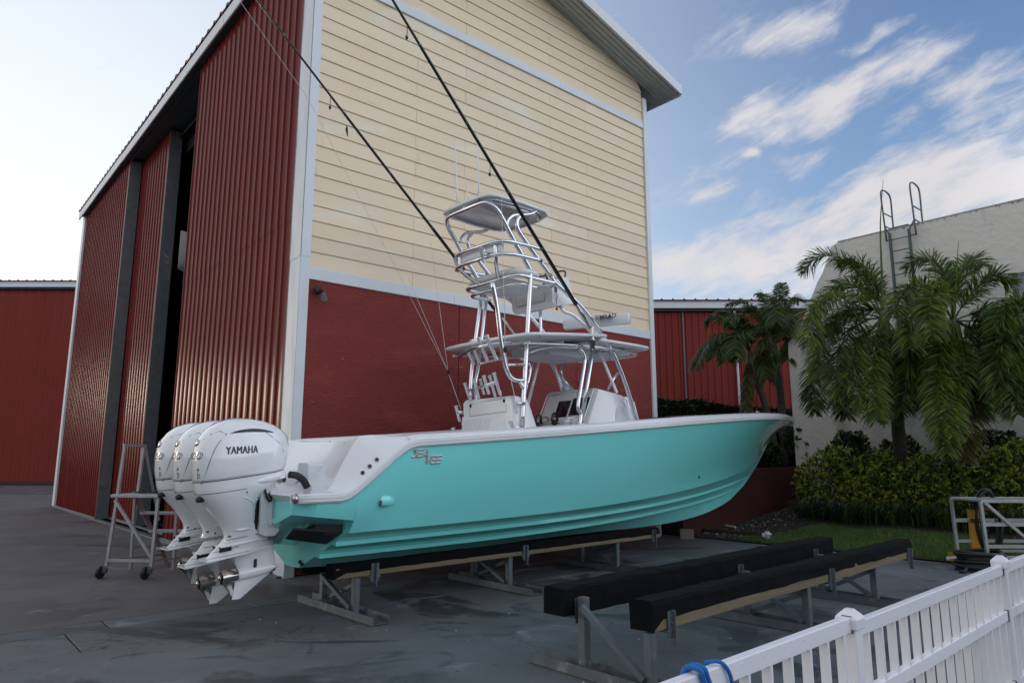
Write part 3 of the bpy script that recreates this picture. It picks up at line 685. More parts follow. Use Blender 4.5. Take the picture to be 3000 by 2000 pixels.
zc = poly([-.13, 1.1, 2.67, 4.02, 5.29, 6.96, 8.49, 9.94, 10.92], [.99, 1.0, 1.035, 1.075, 1.13, 1.25, 1.365, 1.51, 1.60], 4)
def wc(s):
    t = (s-2)/(10.92-2); return max(1.25*(1-max(t, 0)**2.2), 0) if t < 1 else 0
STEM = [(9.7, .90), (10.28, 1.15), (10.74, 1.43), (10.92, 1.60), (11.17, 1.81), (11.5, 2.11), (11.8, 2.29), (12.11, 2.42), (12.5, 2.55), (12.85, 2.63)]
def stem_s(z): return itp(z, [q[1] for q in STEM], [q[0] for q in STEM])
# rows of the running bottom, each with its own end on the stem
NT = 64; TT = np.linspace(0, 1, NT)**1.0
def endw(t, w): return w*(1-t**14)+.012*t**14
rows = []
def add_row(fn): rows.append([fn(t) for t in TT])
S0 = -.13
add_row(lambda t: (S0+t*(SE[0]-S0), 0., zk(S0+t*(SE[0]-S0))))
add_row(lambda t: (S0+t*(SE[0]-S0), .16*(1-t**3), zk(S0+t*(SE[0]-S0))+.004))
def strake(f, zf, se, dw, dz):
    def fn(t):
        s = S0+t*(se-S0); w = wc(s*10.92/se if s > 2 else s)*f; k = min(1, (1-t)*8)
        return (s, max(w-dw*k, .012), zf(s)+dz*k)
    return fn
add_row(strake(.52, z2, SE[1], .10, -.012)); add_row(strake(.52, z2, SE[1], 0, -.024)); add_row(strake(.52, z2, SE[1], .003, .020))
add_row(strake(.80, z1, SE[2], .10, -.010)); add_row(strake(.80, z1, SE[2], 0, -.022)); add_row(strake(.80, z1, SE[2], .003, .022))
add_row(strake(1.0, zc, SE[3], .03, .010)); add_row(strake(1.0, zc, SE[3], 0, 0))
NSIDE = 12
def sidefn(f):
    zst = 1.60+(2.625-1.60)*f; g1 = (stem_s(zst)-10.92)/(12.9-10.92)
    def fn(t):
        sc_ = S0+t*(SE[3]-S0); ss = S0+t*(12.9-S0); e = t**6
        g = f*(1-e)+g1*e; s = sc_+(ss-sc_)*g
        zt = railz(ss)-.03; z = zc(sc_)+(zt-zc(sc_))*f; z = z*(1-e)+zst*e if t == 1 else z
        p = 1.0+1.1*max(0, (t-.4)/.6)**1.3
        w = wc(sc_)+(ws(ss)-wc(sc_))*f**p+.045*math.sin(math.pi*f)*max(0, 1-t)**.5*(1-t**2)
        return (s, max(w, .012), z)
    return fn
for j in range(1, NSIDE+1): add_row(sidefn(j/NSIDE))
AFT = [(r[0][1], r[0][2]) for r in rows[9:]]             # hull side at the running transom: (w, z)
def aftw(z): return float(np.interp(z, [q[1] for q in AFT], [q[0] for q in AFT]))
hull = MB()
for sg in (1, -1):
    V = [B(s, sg*w, z) for r in rows for s, w, z in r]; n = NT
    F = [(i*n+j, i*n+j+1, (i+1)*n+j+1, (i+1)*n+j) if sg > 0 else (i*n+j, (i+1)*n+j, (i+1)*n+j+1, i*n+j+1) for i in range(len(rows)-1) for j in range(n-1)]
    hull.add(V, F)
# running transom
E0 = [r[0] for r in rows[:10]]
poly_ = [B(s, w, z) for s, w, z in E0]+[B(S0, 1.25, 1.10), B(S0, 0, .80)]
hull.ngon(poly_); hull.ngon([B(s, -w, z) for s, w, z in E0]+[B(S0, -1.25, 1.10), B(S0, 0, .80)])
# stern pod: side, rounded corner, raked transom and V underside
def podw(s): return 1.37-.0*s
pod = [(-.13, None)]
SS = [-.13, -.3, -.45, -.58, -.66, -.71, -.735]
def podline(f):
    R = []
    for s in SS:
        zb = 1.125+(-.13-s)*.13; z = zb+(railz(s)-.03-zb)*f; w = aftw(max(z, 1.0))-.0
        if s < -.50: w -= .20*((-.50-s)/.235)**2.3
        R.append((s, w, z))
    return R
pr_ = [podline(f) for f in (0, .33, .66, 1)]
for sg in (1, -1):
    hull.add([B(s, sg*w, z) for r in pr_ for s, w, z in r], [(i*7+j, i*7+j+1, (i+1)*7+j+1, (i+1)*7+j) for i in range(3) for j in range(6)])
    # underside to the centre line
    hull.add([B(s, sg*w, z) for s, w, z in pr_[0]]+[B(s, 0, z-.36) for s, w, z in pr_[0]], [(j, j+1, 7+j+1, 7+j) for j in range(6)])
    a_ = pr_[0][-1]; b_ = pr_[3][-1]
    hull.add([B(a_[0], sg*a_[1], a_[2]), B(b_[0], sg*b_[1], b_[2]), B(b_[0], 0, 1.36), B(a_[0], 0, a_[2]-.36)], [(0, 1, 2, 3)])
    hull.add([B(-.13, sg*1.25, .99), B(-.13, sg*aftw(1.125), 1.125), B(-.13, sg*1.25, 1.125)], [(0, 1, 2)])
hull_o = build('hull', hull, 'teal', boat, auto=19)
# trim tabs in the notch
for sg in (1, -1):
    m = MB(); m.prism([B(-.14, sg*1.12, 1.0), B(-.14, sg*.80, .86), B(-.66, sg*.93, .965), B(-.68, sg*1.13, 1.075)], Z3*-.02)
    m.prism([B(-.145, sg*1.14, 1.0), B(-.145, sg*1.14, 1.10), B(-.42, sg*1.08, 1.10), B(-.42, sg*1.08, 1.03), B(-.3, sg*1.1, .97)], BB*-sg*.25)
    m.tube([B(-.16, sg*.98, 1.06), B(-.5, sg*.98, 1.0)], .022)
    build('trim_tab', m, 'black_rubber', boat)
# rub rail with grooves
SR = [-.80, -.7, -.6, -.45, -.34, -.26, -.18, -.08, .05, .18, .28, .36, .43, .5, .6, .8, 1.1, 1.6, 2.2, 3, 4, 5, 6, 7, 8, 9, 10, 10.8, 11.4, 11.9, 12.3, 12.6, 12.8, 12.9]
def wrail(s): return ws(s) if s > -.5 else ws(s)-.10*max(0, (-.62-s)/.18)**2*1.
def railP(s, o=0, dz=0): return np.array(B(s, wrail(s)+o, (railz(s) if s < 12.3 else _sz(s))+dz))
def rail_ring(s, sg):
    P = []
    for o, dz in ((-.02, -.045), (.02, -.045), (.035, -.028), (.035, -.014), (.028, -.010), (.028, -.004), (.038, 0), (.038, .02), (.03, .024), (.03, .030), (.034, .034), (.02, .045), (-.02, .045)):
        w = max(wrail(s)+o, .0); P.append(B(s+(.035 if s > 12.85 else 0), sg*w, (railz(s))+dz))
    return P
for sg in (1, -1):
    m = MB(); m.loft([rail_ring(s, sg) for s in SR], closed=False, cap0=False, cap1=False); R0 = rail_ring(SR[0], sg); m.ngon(R0); build('rub_rail', m, 'gelcoat', boat, auto=35)
    m = MB(); p = bw(858, 1463, 1.41); m.lathe(B(-.80, sg*1.35, 1.362), -BA, [(-.03, .05), (0, .047), (.012, .03), (.014, .002)], 12); build('rail_end_cap', m, 'stainless', boat, smooth=True)
# gunwale cap, inner sides, cockpit sole, foredeck and the sculpted stern
def capin(s): return max(ws(s)-.26, 0.)
m = MB(); SG = [q for q in SR if q >= .43]
for sg in (1, -1):
    prof_ = lambda s: [(ws(s)+.02, .045), (ws(s)+.015, .075), (max(ws(s)-.02, 0), .092), (capin(s)+.03, .10), (capin(s), .085), (max(capin(s)-.02, 0), .02), (min(max(capin(s)-.02, 0), wc(s)-.10) if s < 7.4 else max(capin(s)-.02, 0), zc(s)+.16-railz(s) if s < 7.4 else -.12)]
    R_ = [[B(s, sg*w, railz(s)+dz) for w, dz in prof_(s)] for s in SG]; m.loft(R_, closed=False, cap0=False, cap1=False); m.ngon(R_[0][:6])
SD = [7.4]+[q for q in SG if q >= 8]
m.loft([[B(s, -capin(s)-.02, railz(s)+.085), B(s, 0, railz(s)+.11), B(s, capin(s)+.02, railz(s)+.085)] for s in SD], closed=False, cap0=False, cap1=False)
m.add([B(7.4, -.78, 1.45), B(7.4, .78, 1.45), B(7.4, 1.1, 2.40), B(7.4, -1.1, 2.40)], [(0, 1, 2, 3)])
m.loft([[B(s, -(wc(s)-.10), zc(s)+.16), B(s, 0, zc(s)+.17), B(s, wc(s)-.10, zc(s)+.16)] for s in np.linspace(.2, 7.4, 9)], closed=False, cap0=False, cap1=False)
# stern: outer coaming panel between the rail and the edge line, platform, aft face
EK = [(-.80, 1.30, 1.39), (-.6, 1.28, 1.395), (-.46, 1.26, 1.41), (-.39, 1.25, 1.44), (-.33, 1.245, 1.50), (-.24, 1.24, 1.68), (-.16, 1.24, 1.82), (-.09, 1.235, 1.93), (-.04, 1.235, 1.985), (.10, 1.235, 2.0), (.43, 1.25, railz(.43)+.10)]
RK = [-.80, -.62, -.46, -.34, -.26, -.14, .0, .14, .26, .35, .43]
for sg in (1, -1):
    R = []
    for (es, ew, ez), rs in zip(EK, RK):
        p = np.array((rs, wrail(rs)+.012, railz(rs)+.04)); q = np.array((es, ew, ez)); L_ = []
        for f in np.linspace(0, 1, 6):
            x = p*(1-f)+q*f; x[1] += .035*math.sin(math.pi*f)*min(1, max(0, (rs+.4)/.4))*(1 if rs < .2 else max(0, (.43-rs)/.23)); x[2] += .035*math.sin(math.pi*min(1, f*1.25))**.7*max(0, (rs-.1)/.33); L_.append(B(x[0], sg*x[1], x[2]))
        R.append(L_)
    m.loft(R, closed=False, cap0=False, cap1=False)
    WW = [1.235, 1.15, 1.0, .8, .5, .2, 0]
    AF = lambda e, w: (e[0]+.16*min(1, max(0, (e[2]-1.40)/.5))*(1-((w/1.24)**2))+.10*min(1, max(0, (e[2]-1.4)/.3))*(1-(w/1.24)**8), w if w < 1.2 else e[1], e[2]-.035*min(1, max(0, (e[2]-1.40)/.5))*(1-(w/1.24)**2))
    m.loft([[B(AF(e, w)[0], sg*AF(e, w)[1], AF(e, w)[2]) for w in WW] for e in EK[:9]], closed=False, cap0=False, cap1=False)
    m.loft([[B(AF(EK[8], w)[0], sg*AF(EK[8], w)[1], AF(EK[8], w)[2]) for w in WW], [B(AF(EK[8], w)[0]+.22, sg*AF(EK[8], w)[1], AF(EK[8], w)[2]+.01) for w in WW]], closed=False, cap0=False, cap1=False)
    m.loft([[B(e[0], sg*(e[1]+.002), e[2]-.001)]+[B(max(e[0], AF(EK[8], w)[0]), sg*w, 1.985+.01*(w-.93)) for w in (1.15, 1.05, .93)]+[B(max(e[0], AF(EK[8], .93)[0]), sg*.93, 1.3)] for e in EK[8:]], closed=False, cap0=False, cap1=False)
    m.add([B(-.80, sg*1.3, 1.39), B(-.80, 0, 1.39), B(-.74, 0, 1.33), B(-.74, sg*1.2, 1.33)], [(0, 1, 2, 3)])
deck = build('deck', m, 'gelcoat', boat, auto=40)
m = MB(); m.tube([B(.09, .1, 1.60), B(.2, .13, 1.90), B(.215, .13, 1.955)], .006, 6); m.tube([B(.05, .55, 1.60), B(.16, .58, 1.935)], .006, 6); build('door_seam', m, 'groove', boat)
def off(P, o): return [B(p[0], p[1]+o, p[2]) for p in P]
def hullw(s, z):                        # outermost w of the hull skin at (s, z)
    r = HB.ray_cast(Vector(B(s, 3., z)), Vector(-BB)); return (np.array(r[0])-T0) @ BB if r[0] is not None else 1.45
def bvh(*mbs):
    V = []; F = []
    for q in mbs:
        o = len(V); V += [Vector(p) for p in q.v]; F += [tuple(i+o for i in f) for f in q.f]
    return BVHTree.FromPolygons(V, F)
HB = bvh(hull, m if False else hull); DB = bvh(MB().add([v for v in np.array([deck.data.vertices[i].co for i in range(len(deck.data.vertices))])+ORG['deck']], [tuple(p.vertices) for p in deck.data.polygons]))
for q in [(1210, 245), (1132, 318), (1055, 390)]:        # scupper holes in the coaming
    u, v = 780+q[0]/3.734, 1280+q[1]/3.734; d = ray(u, v); h = DB.ray_cast(Vector(CAM), Vector(d))
    c = np.array(h[0]); nrm = np.array(h[1]); nrm = nrm if nrm @ d < 0 else -nrm
    m = MB(); m.lathe(c-nrm*.004, nrm, [(0, .027), (.010, .026), (.013, .021), (.009, .018)], 16); e = build('scupper', m, 'stainless', boat, smooth=True)
    m = MB(); m.lathe(c+nrm*.0, nrm, [(0, .018), (.0095, .018)], 14); build('hole', m, 'black_gloss', e)
# side vent with its own shell
p = bw(1147, 1467, 1.5); w_ = hullw(p[0], p[2])
m = MB(); R = []
for t, hh, oo in ((0, .062, .048), (.05, .064, .046), (.10, .06, .036), (.155, .05, .016), (.185, .04, .0)):
    R.append([B(p[0]-.07+t, w_+oo*max(0, math.sin(a))-.006, p[2]+hh*math.cos(a)) for a in np.linspace(0, math.pi, 9)])
m.loft(R, closed=False, cap0=False, cap1=False); vt = build('side_vent', m, 'teal', boat, smooth=True)
m = MB(); m.ball(B(p[0]-.066, w_+.012, p[2]), .05, 10, (.5, .5, 1)); build('vent_cap', m, 'stainless', vt, smooth=True)
m = MB(); p = bw(1300+1663/2.138, 1100+633/2.138, 1.2); m.lathe(B(p[0], hullw(p[0], p[2])-.005, p[2]), BB, [(0, .028), (.012, .026), (.014, .015), (.005, .012)], 12); build('thru_hull', m, 'dark_steel', boat, smooth=True)
m = MB()
for du in (0, .05): m.ball(B(-.14, .22+du, .60-.02*(du > 0)), .022, 8)
build('drain_plug', m, 'dark_steel', boat, smooth=True)
def hull_text(body, quad, matn, name, parent, size=1, shear=0, offset=0, xs=1, o=.004, bv=None, axis=None, bold=0):
    V, F = text_mesh(body, 1, shear, offset, bold=bold); mm = MB(); out_ = []; n3 = len(V)//3
    for iv, (x, y) in enumerate(V):
        u, v = [(1-x)*(1-y)*quad[3][k]+x*(1-y)*quad[2][k]+x*y*quad[1][k]+(1-x)*y*quad[0][k] for k in (0, 1)]
        d = ray(u, v); h = (bv or HB).ray_cast(Vector(CAM), Vector(d)); c = np.array(h[0]) if h[0] is not None else CAM+d*8
        d = d/np.linalg.norm(d); out_.append(c-d*(o+(.0006*(iv//n3) if bold else 0)))
    mm.add(out_, F); return build(name, mm, matn, parent)
c6 = lambda x, y: (780+x/3.734, 1280+y/3.734)
# builder's name, two slanted words on two lines with the long shared stroke
STR = {'S': [[(1652, 138), (1622, 140), (1640, 178), (1628, 212), (1594, 217)]], 'E': [[(1722, 138), (1676, 142), (1648, 213)], [(1714, 171), (1668, 175)], [(1700, 208), (1650, 213)]], 'A': [[(1764, 132), (1760, 205), (1755, 288)], [(1764, 140), (1702, 212)], [(1758, 190), (1722, 194)]],
       'V': [[(1755, 288), (1800, 210), (1830, 206)]], 'E2': [[(1868, 205), (1826, 208), (1796, 285)], [(1856, 244), (1814, 247)], [(1844, 281), (1798, 285)]], 'E3': [[(1924, 203), (1884, 205), (1852, 283)], [(1912, 241), (1870, 244)], [(1900, 279), (1854, 283)]]}
for k_, st in STR.items():
    m = MB()
    for pl in st:
        P = [np.array(HB.ray_cast(Vector(CAM), Vector(ray(*c6(*q))))[0]) for q in pl]
        P = [p-ray(*c6(*q))*.004 for p, q in zip(P, pl)]; m.tube(P, .0115, 6)
    build('name_lettering', m, 'silver_decal', boat)
c8 = lambda x, y: (1900+x/2.851, 1150+y/2.851)
hull_text('FL 4427 RT', [c8(990, 244), c8(1075, 240), c8(1060, 258), c8(984, 263)], 'decal', 'registration_number', boat, shear=.2, offset=.01, o=.006)
# bow cleat and little fittings on the gunwale
m = MB(); p = bw(*c8(490, 198), 1.0); m.tube([B(9.2, .95, railz(9.2)+.13), B(9.45, .90, railz(9.45)+.13)], .012); m.tube([B(9.3, .93, railz(9.3)+.09), B(9.3, .93, railz(9.3)+.13)], .012); build('cleat', m, 'stainless', boat, smooth=True)

# ------------------------------------------------------------------ leaning post, console, hardtop, tower
m = MB()
LP = [(2.86, 2.16), (2.84, 2.60), (2.90, 2.66), (3.12, 2.64), (3.30, 2.16)]
def pill(w, ins): 
    P = []
    for s, z in LP: P.append(B(s+(ins*.6 if s < 3 else -ins*.6), w, z-ins*.4*(z > 2.3)))
    return P
def lpring(w, ins): return [B(2.84+ins, w, 1.16), B(2.84+ins, w, 2.15), B(2.82+ins, w, 2.58-ins*.3), B(2.87+ins, w, 2.64-ins*.6), B(3.10-ins, w, 2.62-ins*.6), B(3.16-ins, w, 2.55-ins*.4), B(3.34-ins, w, 2.15), B(3.34-ins, w, 1.16)]
m.loft([lpring(-.60, .08), lpring(-.585, .03), lpring(-.55, 0), lpring(.55, 0), lpring(.585, .03), lpring(.60, .08)])
lp = build('leaning_post', m, 'gelcoat', boat, auto=40); LB = bvh(m)
def on(bv, fn, x, y, o): d = ray(*fn(x, y)); h = bv.ray_cast(Vector(CAM), Vector(d)); return np.array(h[0])-d/np.linalg.norm(d)*o if h[0] is not None else None
def outline(bv, fn, pts, r, name, matn, parent, closed=True, o=0.):
    P = [on(bv, fn, x, y, o) for x, y in pts]; P = [p for p in P if p is not None]; mm = MB(); mm.tube(P, r, 5, closed=closed); return build(name, mm, matn, parent)
outline(LB, c3, [(337, 1162), (520, 1132), (706, 1098), (708, 1170), (708, 1238), (520, 1262), (337, 1285), (337, 1220)], .004, 'door_seam', 'groove', lp)
for q in ((345, 1180), (686, 1128)):
    c = on(LB, c3, *q, 0); m = MB(); m.lathe(c, -BA, [(0, .026), (.008, .024), (.010, .008)], 12); build('latch', m, 'dark_steel', lp, smooth=True)
# quilted backrest cushion on the aft face
m = MB(); nq, kq = 30, 10; V = []
for i in range(nq+1):
    for j in range(kq+1):
        w = -.60+1.02*i/nq; z = 1.9+.48*j/kq; a = (w*9+z*9); b = (w*9-z*9)
        edge = min(1, 3*min(i/nq, 1-i/nq)*6)*min(1, 6*min(j/kq+.2, 1-j/kq))
        d = .045*edge+.010*edge*(abs(math.sin(a*math.pi/1.0))**.5)*(abs(math.sin(b*math.pi/1.0))**.5)*(1 if i < nq*.66 else 0)
        V.append(B(2.838-d, w, z))
m.add(V, [(i*(kq+1)+j, i*(kq+1)+j+1, (i+1)*(kq+1)+j+1, (i+1)*(kq+1)+j) for i in range(nq) for j in range(kq)])
build('cushion', m, 'vinyl', lp, smooth=True)
P_ = []
for a0 in np.arange(-.62, .2, .068):
    for sg in (1, -1):
        pts = [(a0+(k if sg > 0 else -k)*.1, 1.95+k*.36) for k in np.linspace(0, 1, 8)]
m = MB()
for k in range(11):
    for sg in (1, -1):
        w0 = -.60+k*.062; w1 = w0+sg*.16
        q0 = np.array([2.784, w0, 1.98]); q1 = np.array([2.784, w1, 2.34])
        if min(w0, w1) < -.6 or max(w0, w1) > .14: continue
        m.tube([B(*q0), B(*((q0+q1)/2)), B(*q1)], .0035, 4)
build('quilt_stitching', m, 'gelcoat_soft', lp)['kind'] = 'stuff'
# console
cs = MB()
def cring(w, ins): return [B(4.50+ins, w, 1.16), B(4.44+ins, w, 2.28), B(4.70+ins, w, 2.82-ins), B(4.72+ins, w, 2.88-ins), B(5.2-ins, w, 2.83-ins), B(5.40-ins, w, 2.80-ins), B(5.78-ins, w, 2.36), B(5.80-ins, w, 1.16)]
cs.loft([cring(-.58, .07), cring(-.56, .02), cring(-.52, 0), cring(.52, 0), cring(.56, .02), cring(.58, .07)])
con = build('console', cs, 'gelcoat', boat, auto=40); CB = bvh(cs)
m = MB(); m.loft([[B(5.40, w, 1.2), B(5.42, w, 2.70), B(5.62, w, 2.80), B(5.84, w, 2.72), B(6.0, w, 2.3), B(6.0, w, 1.2)] for w in (-.45, -.40, .40, .45)]); build('console_seat', m, 'gelcoat', con, auto=40)
# recess of the dash and its two screens
def quadon(bv, fn, pts, name, matn, parent, o=.006, th=.01):
    P = [on(bv, fn, x, y, o) for x, y in pts]; mm = MB(); mm.prism(P, ray(*fn(*pts[0]))/np.linalg.norm(ray(*fn(*pts[0])))*th); return build(name, mm, matn, parent)
def dashq(w0, w1, f0, f1, name, matn, o=.008):
    a = np.array((4.45, 2.30)); b = np.array((4.69, 2.80)); n = np.array((-.9, .43)); mm = MB()
    P = [B(*(lambda q: (q[0], w, q[1]))(a+(b-a)*f+n*o)) for w, f in ((w0, f0), (w1, f0), (w1, f1), (w0, f1))]
    mm.prism(P, B(*(lambda q: (q[0], 0, q[1]))(-n*.012))-B(0, 0, 0)); return build(name, mm, matn, con)
dashq(-.22, .05, .24, .80, 'display', 'screen'); dashq(.10, .47, .28, .86, 'display', 'screen')
m = MB(); m.tube(Bs([(4.42, -.54, 2.32), (4.69, -.54, 2.84), (4.69, .5, 2.86), (4.42, .5, 2.34)]), .012, 6, closed=True); build('dash_frame', m, 'gelcoat', con)
m = MB(); m.tube(Bs(tr(.3, c3, [(1250, 1310), (1560, 1300)])), .010, 6); m.tube(Bs([(4.28, -.45, 2.30), (4.28, .45, 2.32), (4.40, .5, 2.3)]), .012, 6); build('dash_rail', m, 'aluminium', con, smooth=True)
wh = MB(); c = np.array(B(4.25, -.35, 2.32)); ax = np.array(B(-.55, 0, .83))-np.array(B(0, 0, 0)); e1 = BB; e2 = np.cross(ax, e1)
wh.tube([c+(e1*math.cos(t)+e2*math.sin(t))*.20 for t in np.linspace(0, 2*math.pi, 25)[:-1]], .014, 7, closed=True)
for t in (.5, 2.6, 4.7): wh.tube([c-ax*.05, c+(e1*math.cos(t)+e2*math.sin(t))*.2], .009, 6)
wh.tube([c-ax*.06, c-ax*.25+BA*.15], .03, 8); build('steering_wheel', wh, 'stainless', con, smooth=True)
for q, rr in (((1200, 1350), .055), ((1035, 1375), .05)):
    p = bw(*c3(*q), .05); m = MB(); m.ball(B(*p), rr, 10, (1, 1, .9)); m.tube(smooth_path(Bs([p+(-.06, 0, .02), p+(-.03, 0, .13), p+(.05, 0, .14), p+(.07, 0, .02)]), 4), .022, 7); m.lathe(B(*(p-(0, 0, .3))), Z3, [(0, .03), (.3, .03)], 8); build('fishing_reel', m, 'black_gloss', boat, smooth=True)
for q in ((1320, 1360), (1390, 1345)):
    p = bw(*c3(*q), .25); m = MB(); m.lathe(B(*(p-(0, 0, .25))), Z3, [(0, .05), (.25, .05), (.26, .07), (.31, .07), (.315, .05), (.34, .045)], 12); build('cup_holder', m, 'gelcoat', boat, auto=40)
# console side: recessed speaker pod and grab rail
m = MB(); pts = [(1825, 1345), (1830, 1230), (1850, 1190), (1890, 1188), (1930, 1225), (1975, 1335)]
m.prism([B(*(bw(*c3(*q), .585))) for q in pts], BB*.004); build('side_recess', m, 'gelcoat_soft', con)
m = MB(); m.tube(smooth_path(Bs(tr(.62, c3, [(1905, 1110), (1905, 1150), (1925, 1195), (1945, 1190), (1940, 1130), (1915, 1105)])), 3, True), .008, 6, closed=True); build('grab_rail', m, 'aluminium', con, smooth=True)
# clear panels
m = MB(); m.prism(Bs([(4.40, -.5, 2.97), (4.60, -.5, 2.80), (4.92, .32, 2.83), (4.62, .3, 3.06)]), Z3*.006); build('hatch_glass', m, 'clear', con)
m = MB(); m.prism(Bs([(5.10, -.5, 2.84), (5.29, .5, 2.84), (4.86, .5, 3.5), (4.75, -.5, 3.5)]), BA*.006); build('windshield', m, 'clear', con)
m = MB()
for P in ([(4.85, .5, 3.51), (5.29, .5, 2.84)], [(4.53, -.55, 3.54), (4.20, -.55, 2.6)], [(4.78, -.55, 3.55), (5.10, -.55, 2.86)]):
    m = MB(); m.beam(B(*P[0]), B(*P[1]), .045, .03, BB); build('windshield_frame', m, 'gelcoat', con)
m = MB(); m.ball(B(4.95, -.35, 2.95), .075, 10); m.tube(Bs([(4.95, -.35, 2.95), (5.1, -.35, 2.9)]), .02); build('spot_lamp', m, 'gelcoat', con, smooth=True)
# hardtop: aft part and a lower visor in front
def slab(outline_, zf, th, name, matn, parent, inset=.03):
    mm = MB(); C = np.mean([(s, w) for s, w in outline_], axis=0)
    def ring(k, dz): return [B(C[0]+(s-C[0])*k[0], C[1]+(w-C[1])*k[1], zf(s)+dz) for s, w in outline_]
    k = lambda i: (1-i, 1-i)
    mm.loft([ring(k(inset), -th*.5), ring(k(.006), -th*.35), ring(k(0), 0), ring(k(.006), th*.3), ring(k(inset), th*.5), ring(k(.5), th*.75)])
    return build(name, mm, matn, parent, smooth=False, auto=50)
def mirr(h): return h+[(s, -w) for s, w in reversed(h)]
htz = lambda s: 3.47+.10*(s-2.7)
ht = slab(mirr([(2.62, .05), (2.63, .45), (2.68, .80), (2.74, .95), (2.88, 1.02), (3.4, 1.045), (4.3, 1.06), (4.42, 1.03), (4.48, .95), (4.50, .3)]), htz, .055, 'hardtop', 'gelcoat', boat)
slab(mirr([(4.40, .3), (4.42, .86), (4.7, .90), (5.5, .87), (5.78, .83), (5.92, .74), (6.02, .4)]), lambda s: 3.60+.02*(s-4.4), .05, 'visor', 'gelcoat', ht)
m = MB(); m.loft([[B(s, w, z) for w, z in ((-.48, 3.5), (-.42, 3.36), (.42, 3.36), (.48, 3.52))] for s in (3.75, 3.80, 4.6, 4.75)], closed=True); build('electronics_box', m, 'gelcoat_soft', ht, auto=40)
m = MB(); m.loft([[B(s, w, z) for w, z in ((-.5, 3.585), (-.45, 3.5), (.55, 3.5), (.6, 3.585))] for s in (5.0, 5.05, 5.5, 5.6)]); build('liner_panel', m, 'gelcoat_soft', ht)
for q in ((1030, 462), (290, 650)):
    p = bw(*c3(*q), .93 if q[0] > 500 else -.9); m = MB(); m.bbox(B(p[0]+.02, p[1], p[2]+.012), (.13, .07, .03), (BA, BB, Z3), .008); e = build('spreader_light', m, 'gelcoat', ht)
    m = MB(); m.box(B(p[0]+.02, p[1], p[2]-.006), (.08, .045, .008), (BA, BB, Z3)); build('lens', m, 'screen', e)
m = MB(); rr_ = .02
for w in (.86, -.86): m.tube(smooth_path(Bs([(2.8, w*.95, 3.36), (3.2, w*.97, 3.40), (4.2, w, 3.47), (5.2, w*.9, 3.50), (5.62, w*.8, 3.51)]), 5), rr_)
for s in (2.9, 3.6, 4.25): m.tube(Bs([(s, -.85, htz(s)-.09), (s, -.4, htz(s)-.075), (s, .4, htz(s)-.075), (s, .85, htz(s)-.09)]), rr_)
m.tube(smooth_path(Bs(tr(.6, c3, [(940, 640), (1040, 605), (1180, 582), (1400, 585), (1600, 592), (1880, 625), (1935, 585)])), 4), .018)
m.tube(smooth_path(Bs([(5.62, .8*.86, 3.51), (5.75, .5, 3.51), (5.75, -.5, 3.51), (5.62, -.8*.86, 3.51)]), 4), rr_)
build('hardtop_frame', m, 'aluminium', ht, smooth=True)
# tower legs and braces, starboard traced and mirrored to port
def tube_part(name, P, r, parent, matn='aluminium', k=5, n=10):
    r = r*1.22 if r < .031 else r*1.06; mm = MB(); mm.tube(smooth_path(Bs(P), k) if k else Bs(P), r, n); return build(name, mm, matn, parent, smooth=True)
tw = MB()
tw.box(B(3.3, 0, 4.395), (.9, .9, .02), (BA, BB, Z3)); tower = build('tower', tw, 'gelcoat_soft', boat)
leg = tr(.62, lambda x, y: (x, y), [(1529, 1257), (1540, 1060), (1552, 850), (1554, 800)])
tube_part('tower_leg', leg, .034, tower)
tube_part('tower_leg', [(3.03, -.57, 2.30), (2.98, -.58, 2.67), (3.02, -.58, 3.27), (3.2, -.58, 4.38)], .032, tower)
tube_part('tower_leg', [(3.12, -.6, 2.45), (3.10, -.6, 2.93), (3.17, -.6, 3.28), (3.32, -.6, 4.38)], .026, tower)
tube_part('ladder_rail', tr(.62, lambda x, y: (x, y), [(1442, 827), (1456, 900), (1466, 985), (1478, 1062), (1485, 1085), (1497, 1106), (1515, 1114), (1535, 1113)]), .028, tower)
tube_part('rung', tr(.62, c3, [(695, 768), (760, 760), (890, 755)]), .02, tower, k=0)
tube_part('gusset', tr(.62, c3, [(845, 925), (872, 985), (880, 1000)]), .022, tower, k=0)
tube_part('grab_rail', tr(.45, c3, [(935, 735), (955, 800), (945, 880), (925, 960)]), .014, tower)
# front legs
tube_part('front_leg', tr(.72, lambda x, y: (x, y), [(1700, 1250), (1720, 1126), (1740, 1005)]), .034, tower, k=0)
tube_part('front_leg', tr(.78, lambda x, y: (x, y), [(1699, 1252), (1706, 1214)][0:0]+[c3(1455, 1380), c3(1470, 1262), c3(1440, 1190), c3(1470, 980), c3(1505, 760), c3(1508, 700), c3(1490, 640), c3(1450, 598)]), .026, tower)
tube_part('front_leg', tr(.72, c3, [(2040, 1340), (1960, 1060), (1905, 900), (1850, 760), (1800, 650), (1730, 530)]), .034, tower)
tube_part('front_leg', [(5.6, -.7, 2.3), (5.35, -.7, 2.81), (5.09, -.7, 3.25), (4.81, -.7, 3.55)], .034, tower)
tube_part('front_leg', [(4.12, -.7, 2.25), (4.3, -.7, 2.9), (4.5, -.7, 3.52)], .034, tower)
tube_part('front_leg', tr(-.6, c3, [(1290, 740), (1262, 830), (1330, 1040)]), .026, tower, k=0)
tube_part('brace', tr(-.7, c3, [(1250, 860), (1330, 960), (1430, 1045)]), .026, tower, k=0)
tube_part('brace', tr(-.7, c3, [(1845, 850), (1740, 1000)]), .026, tower, k=0)
tube_part('brace', tr(.6, c3, [(1760, 620), (1800, 720)]), .02, tower, k=0)
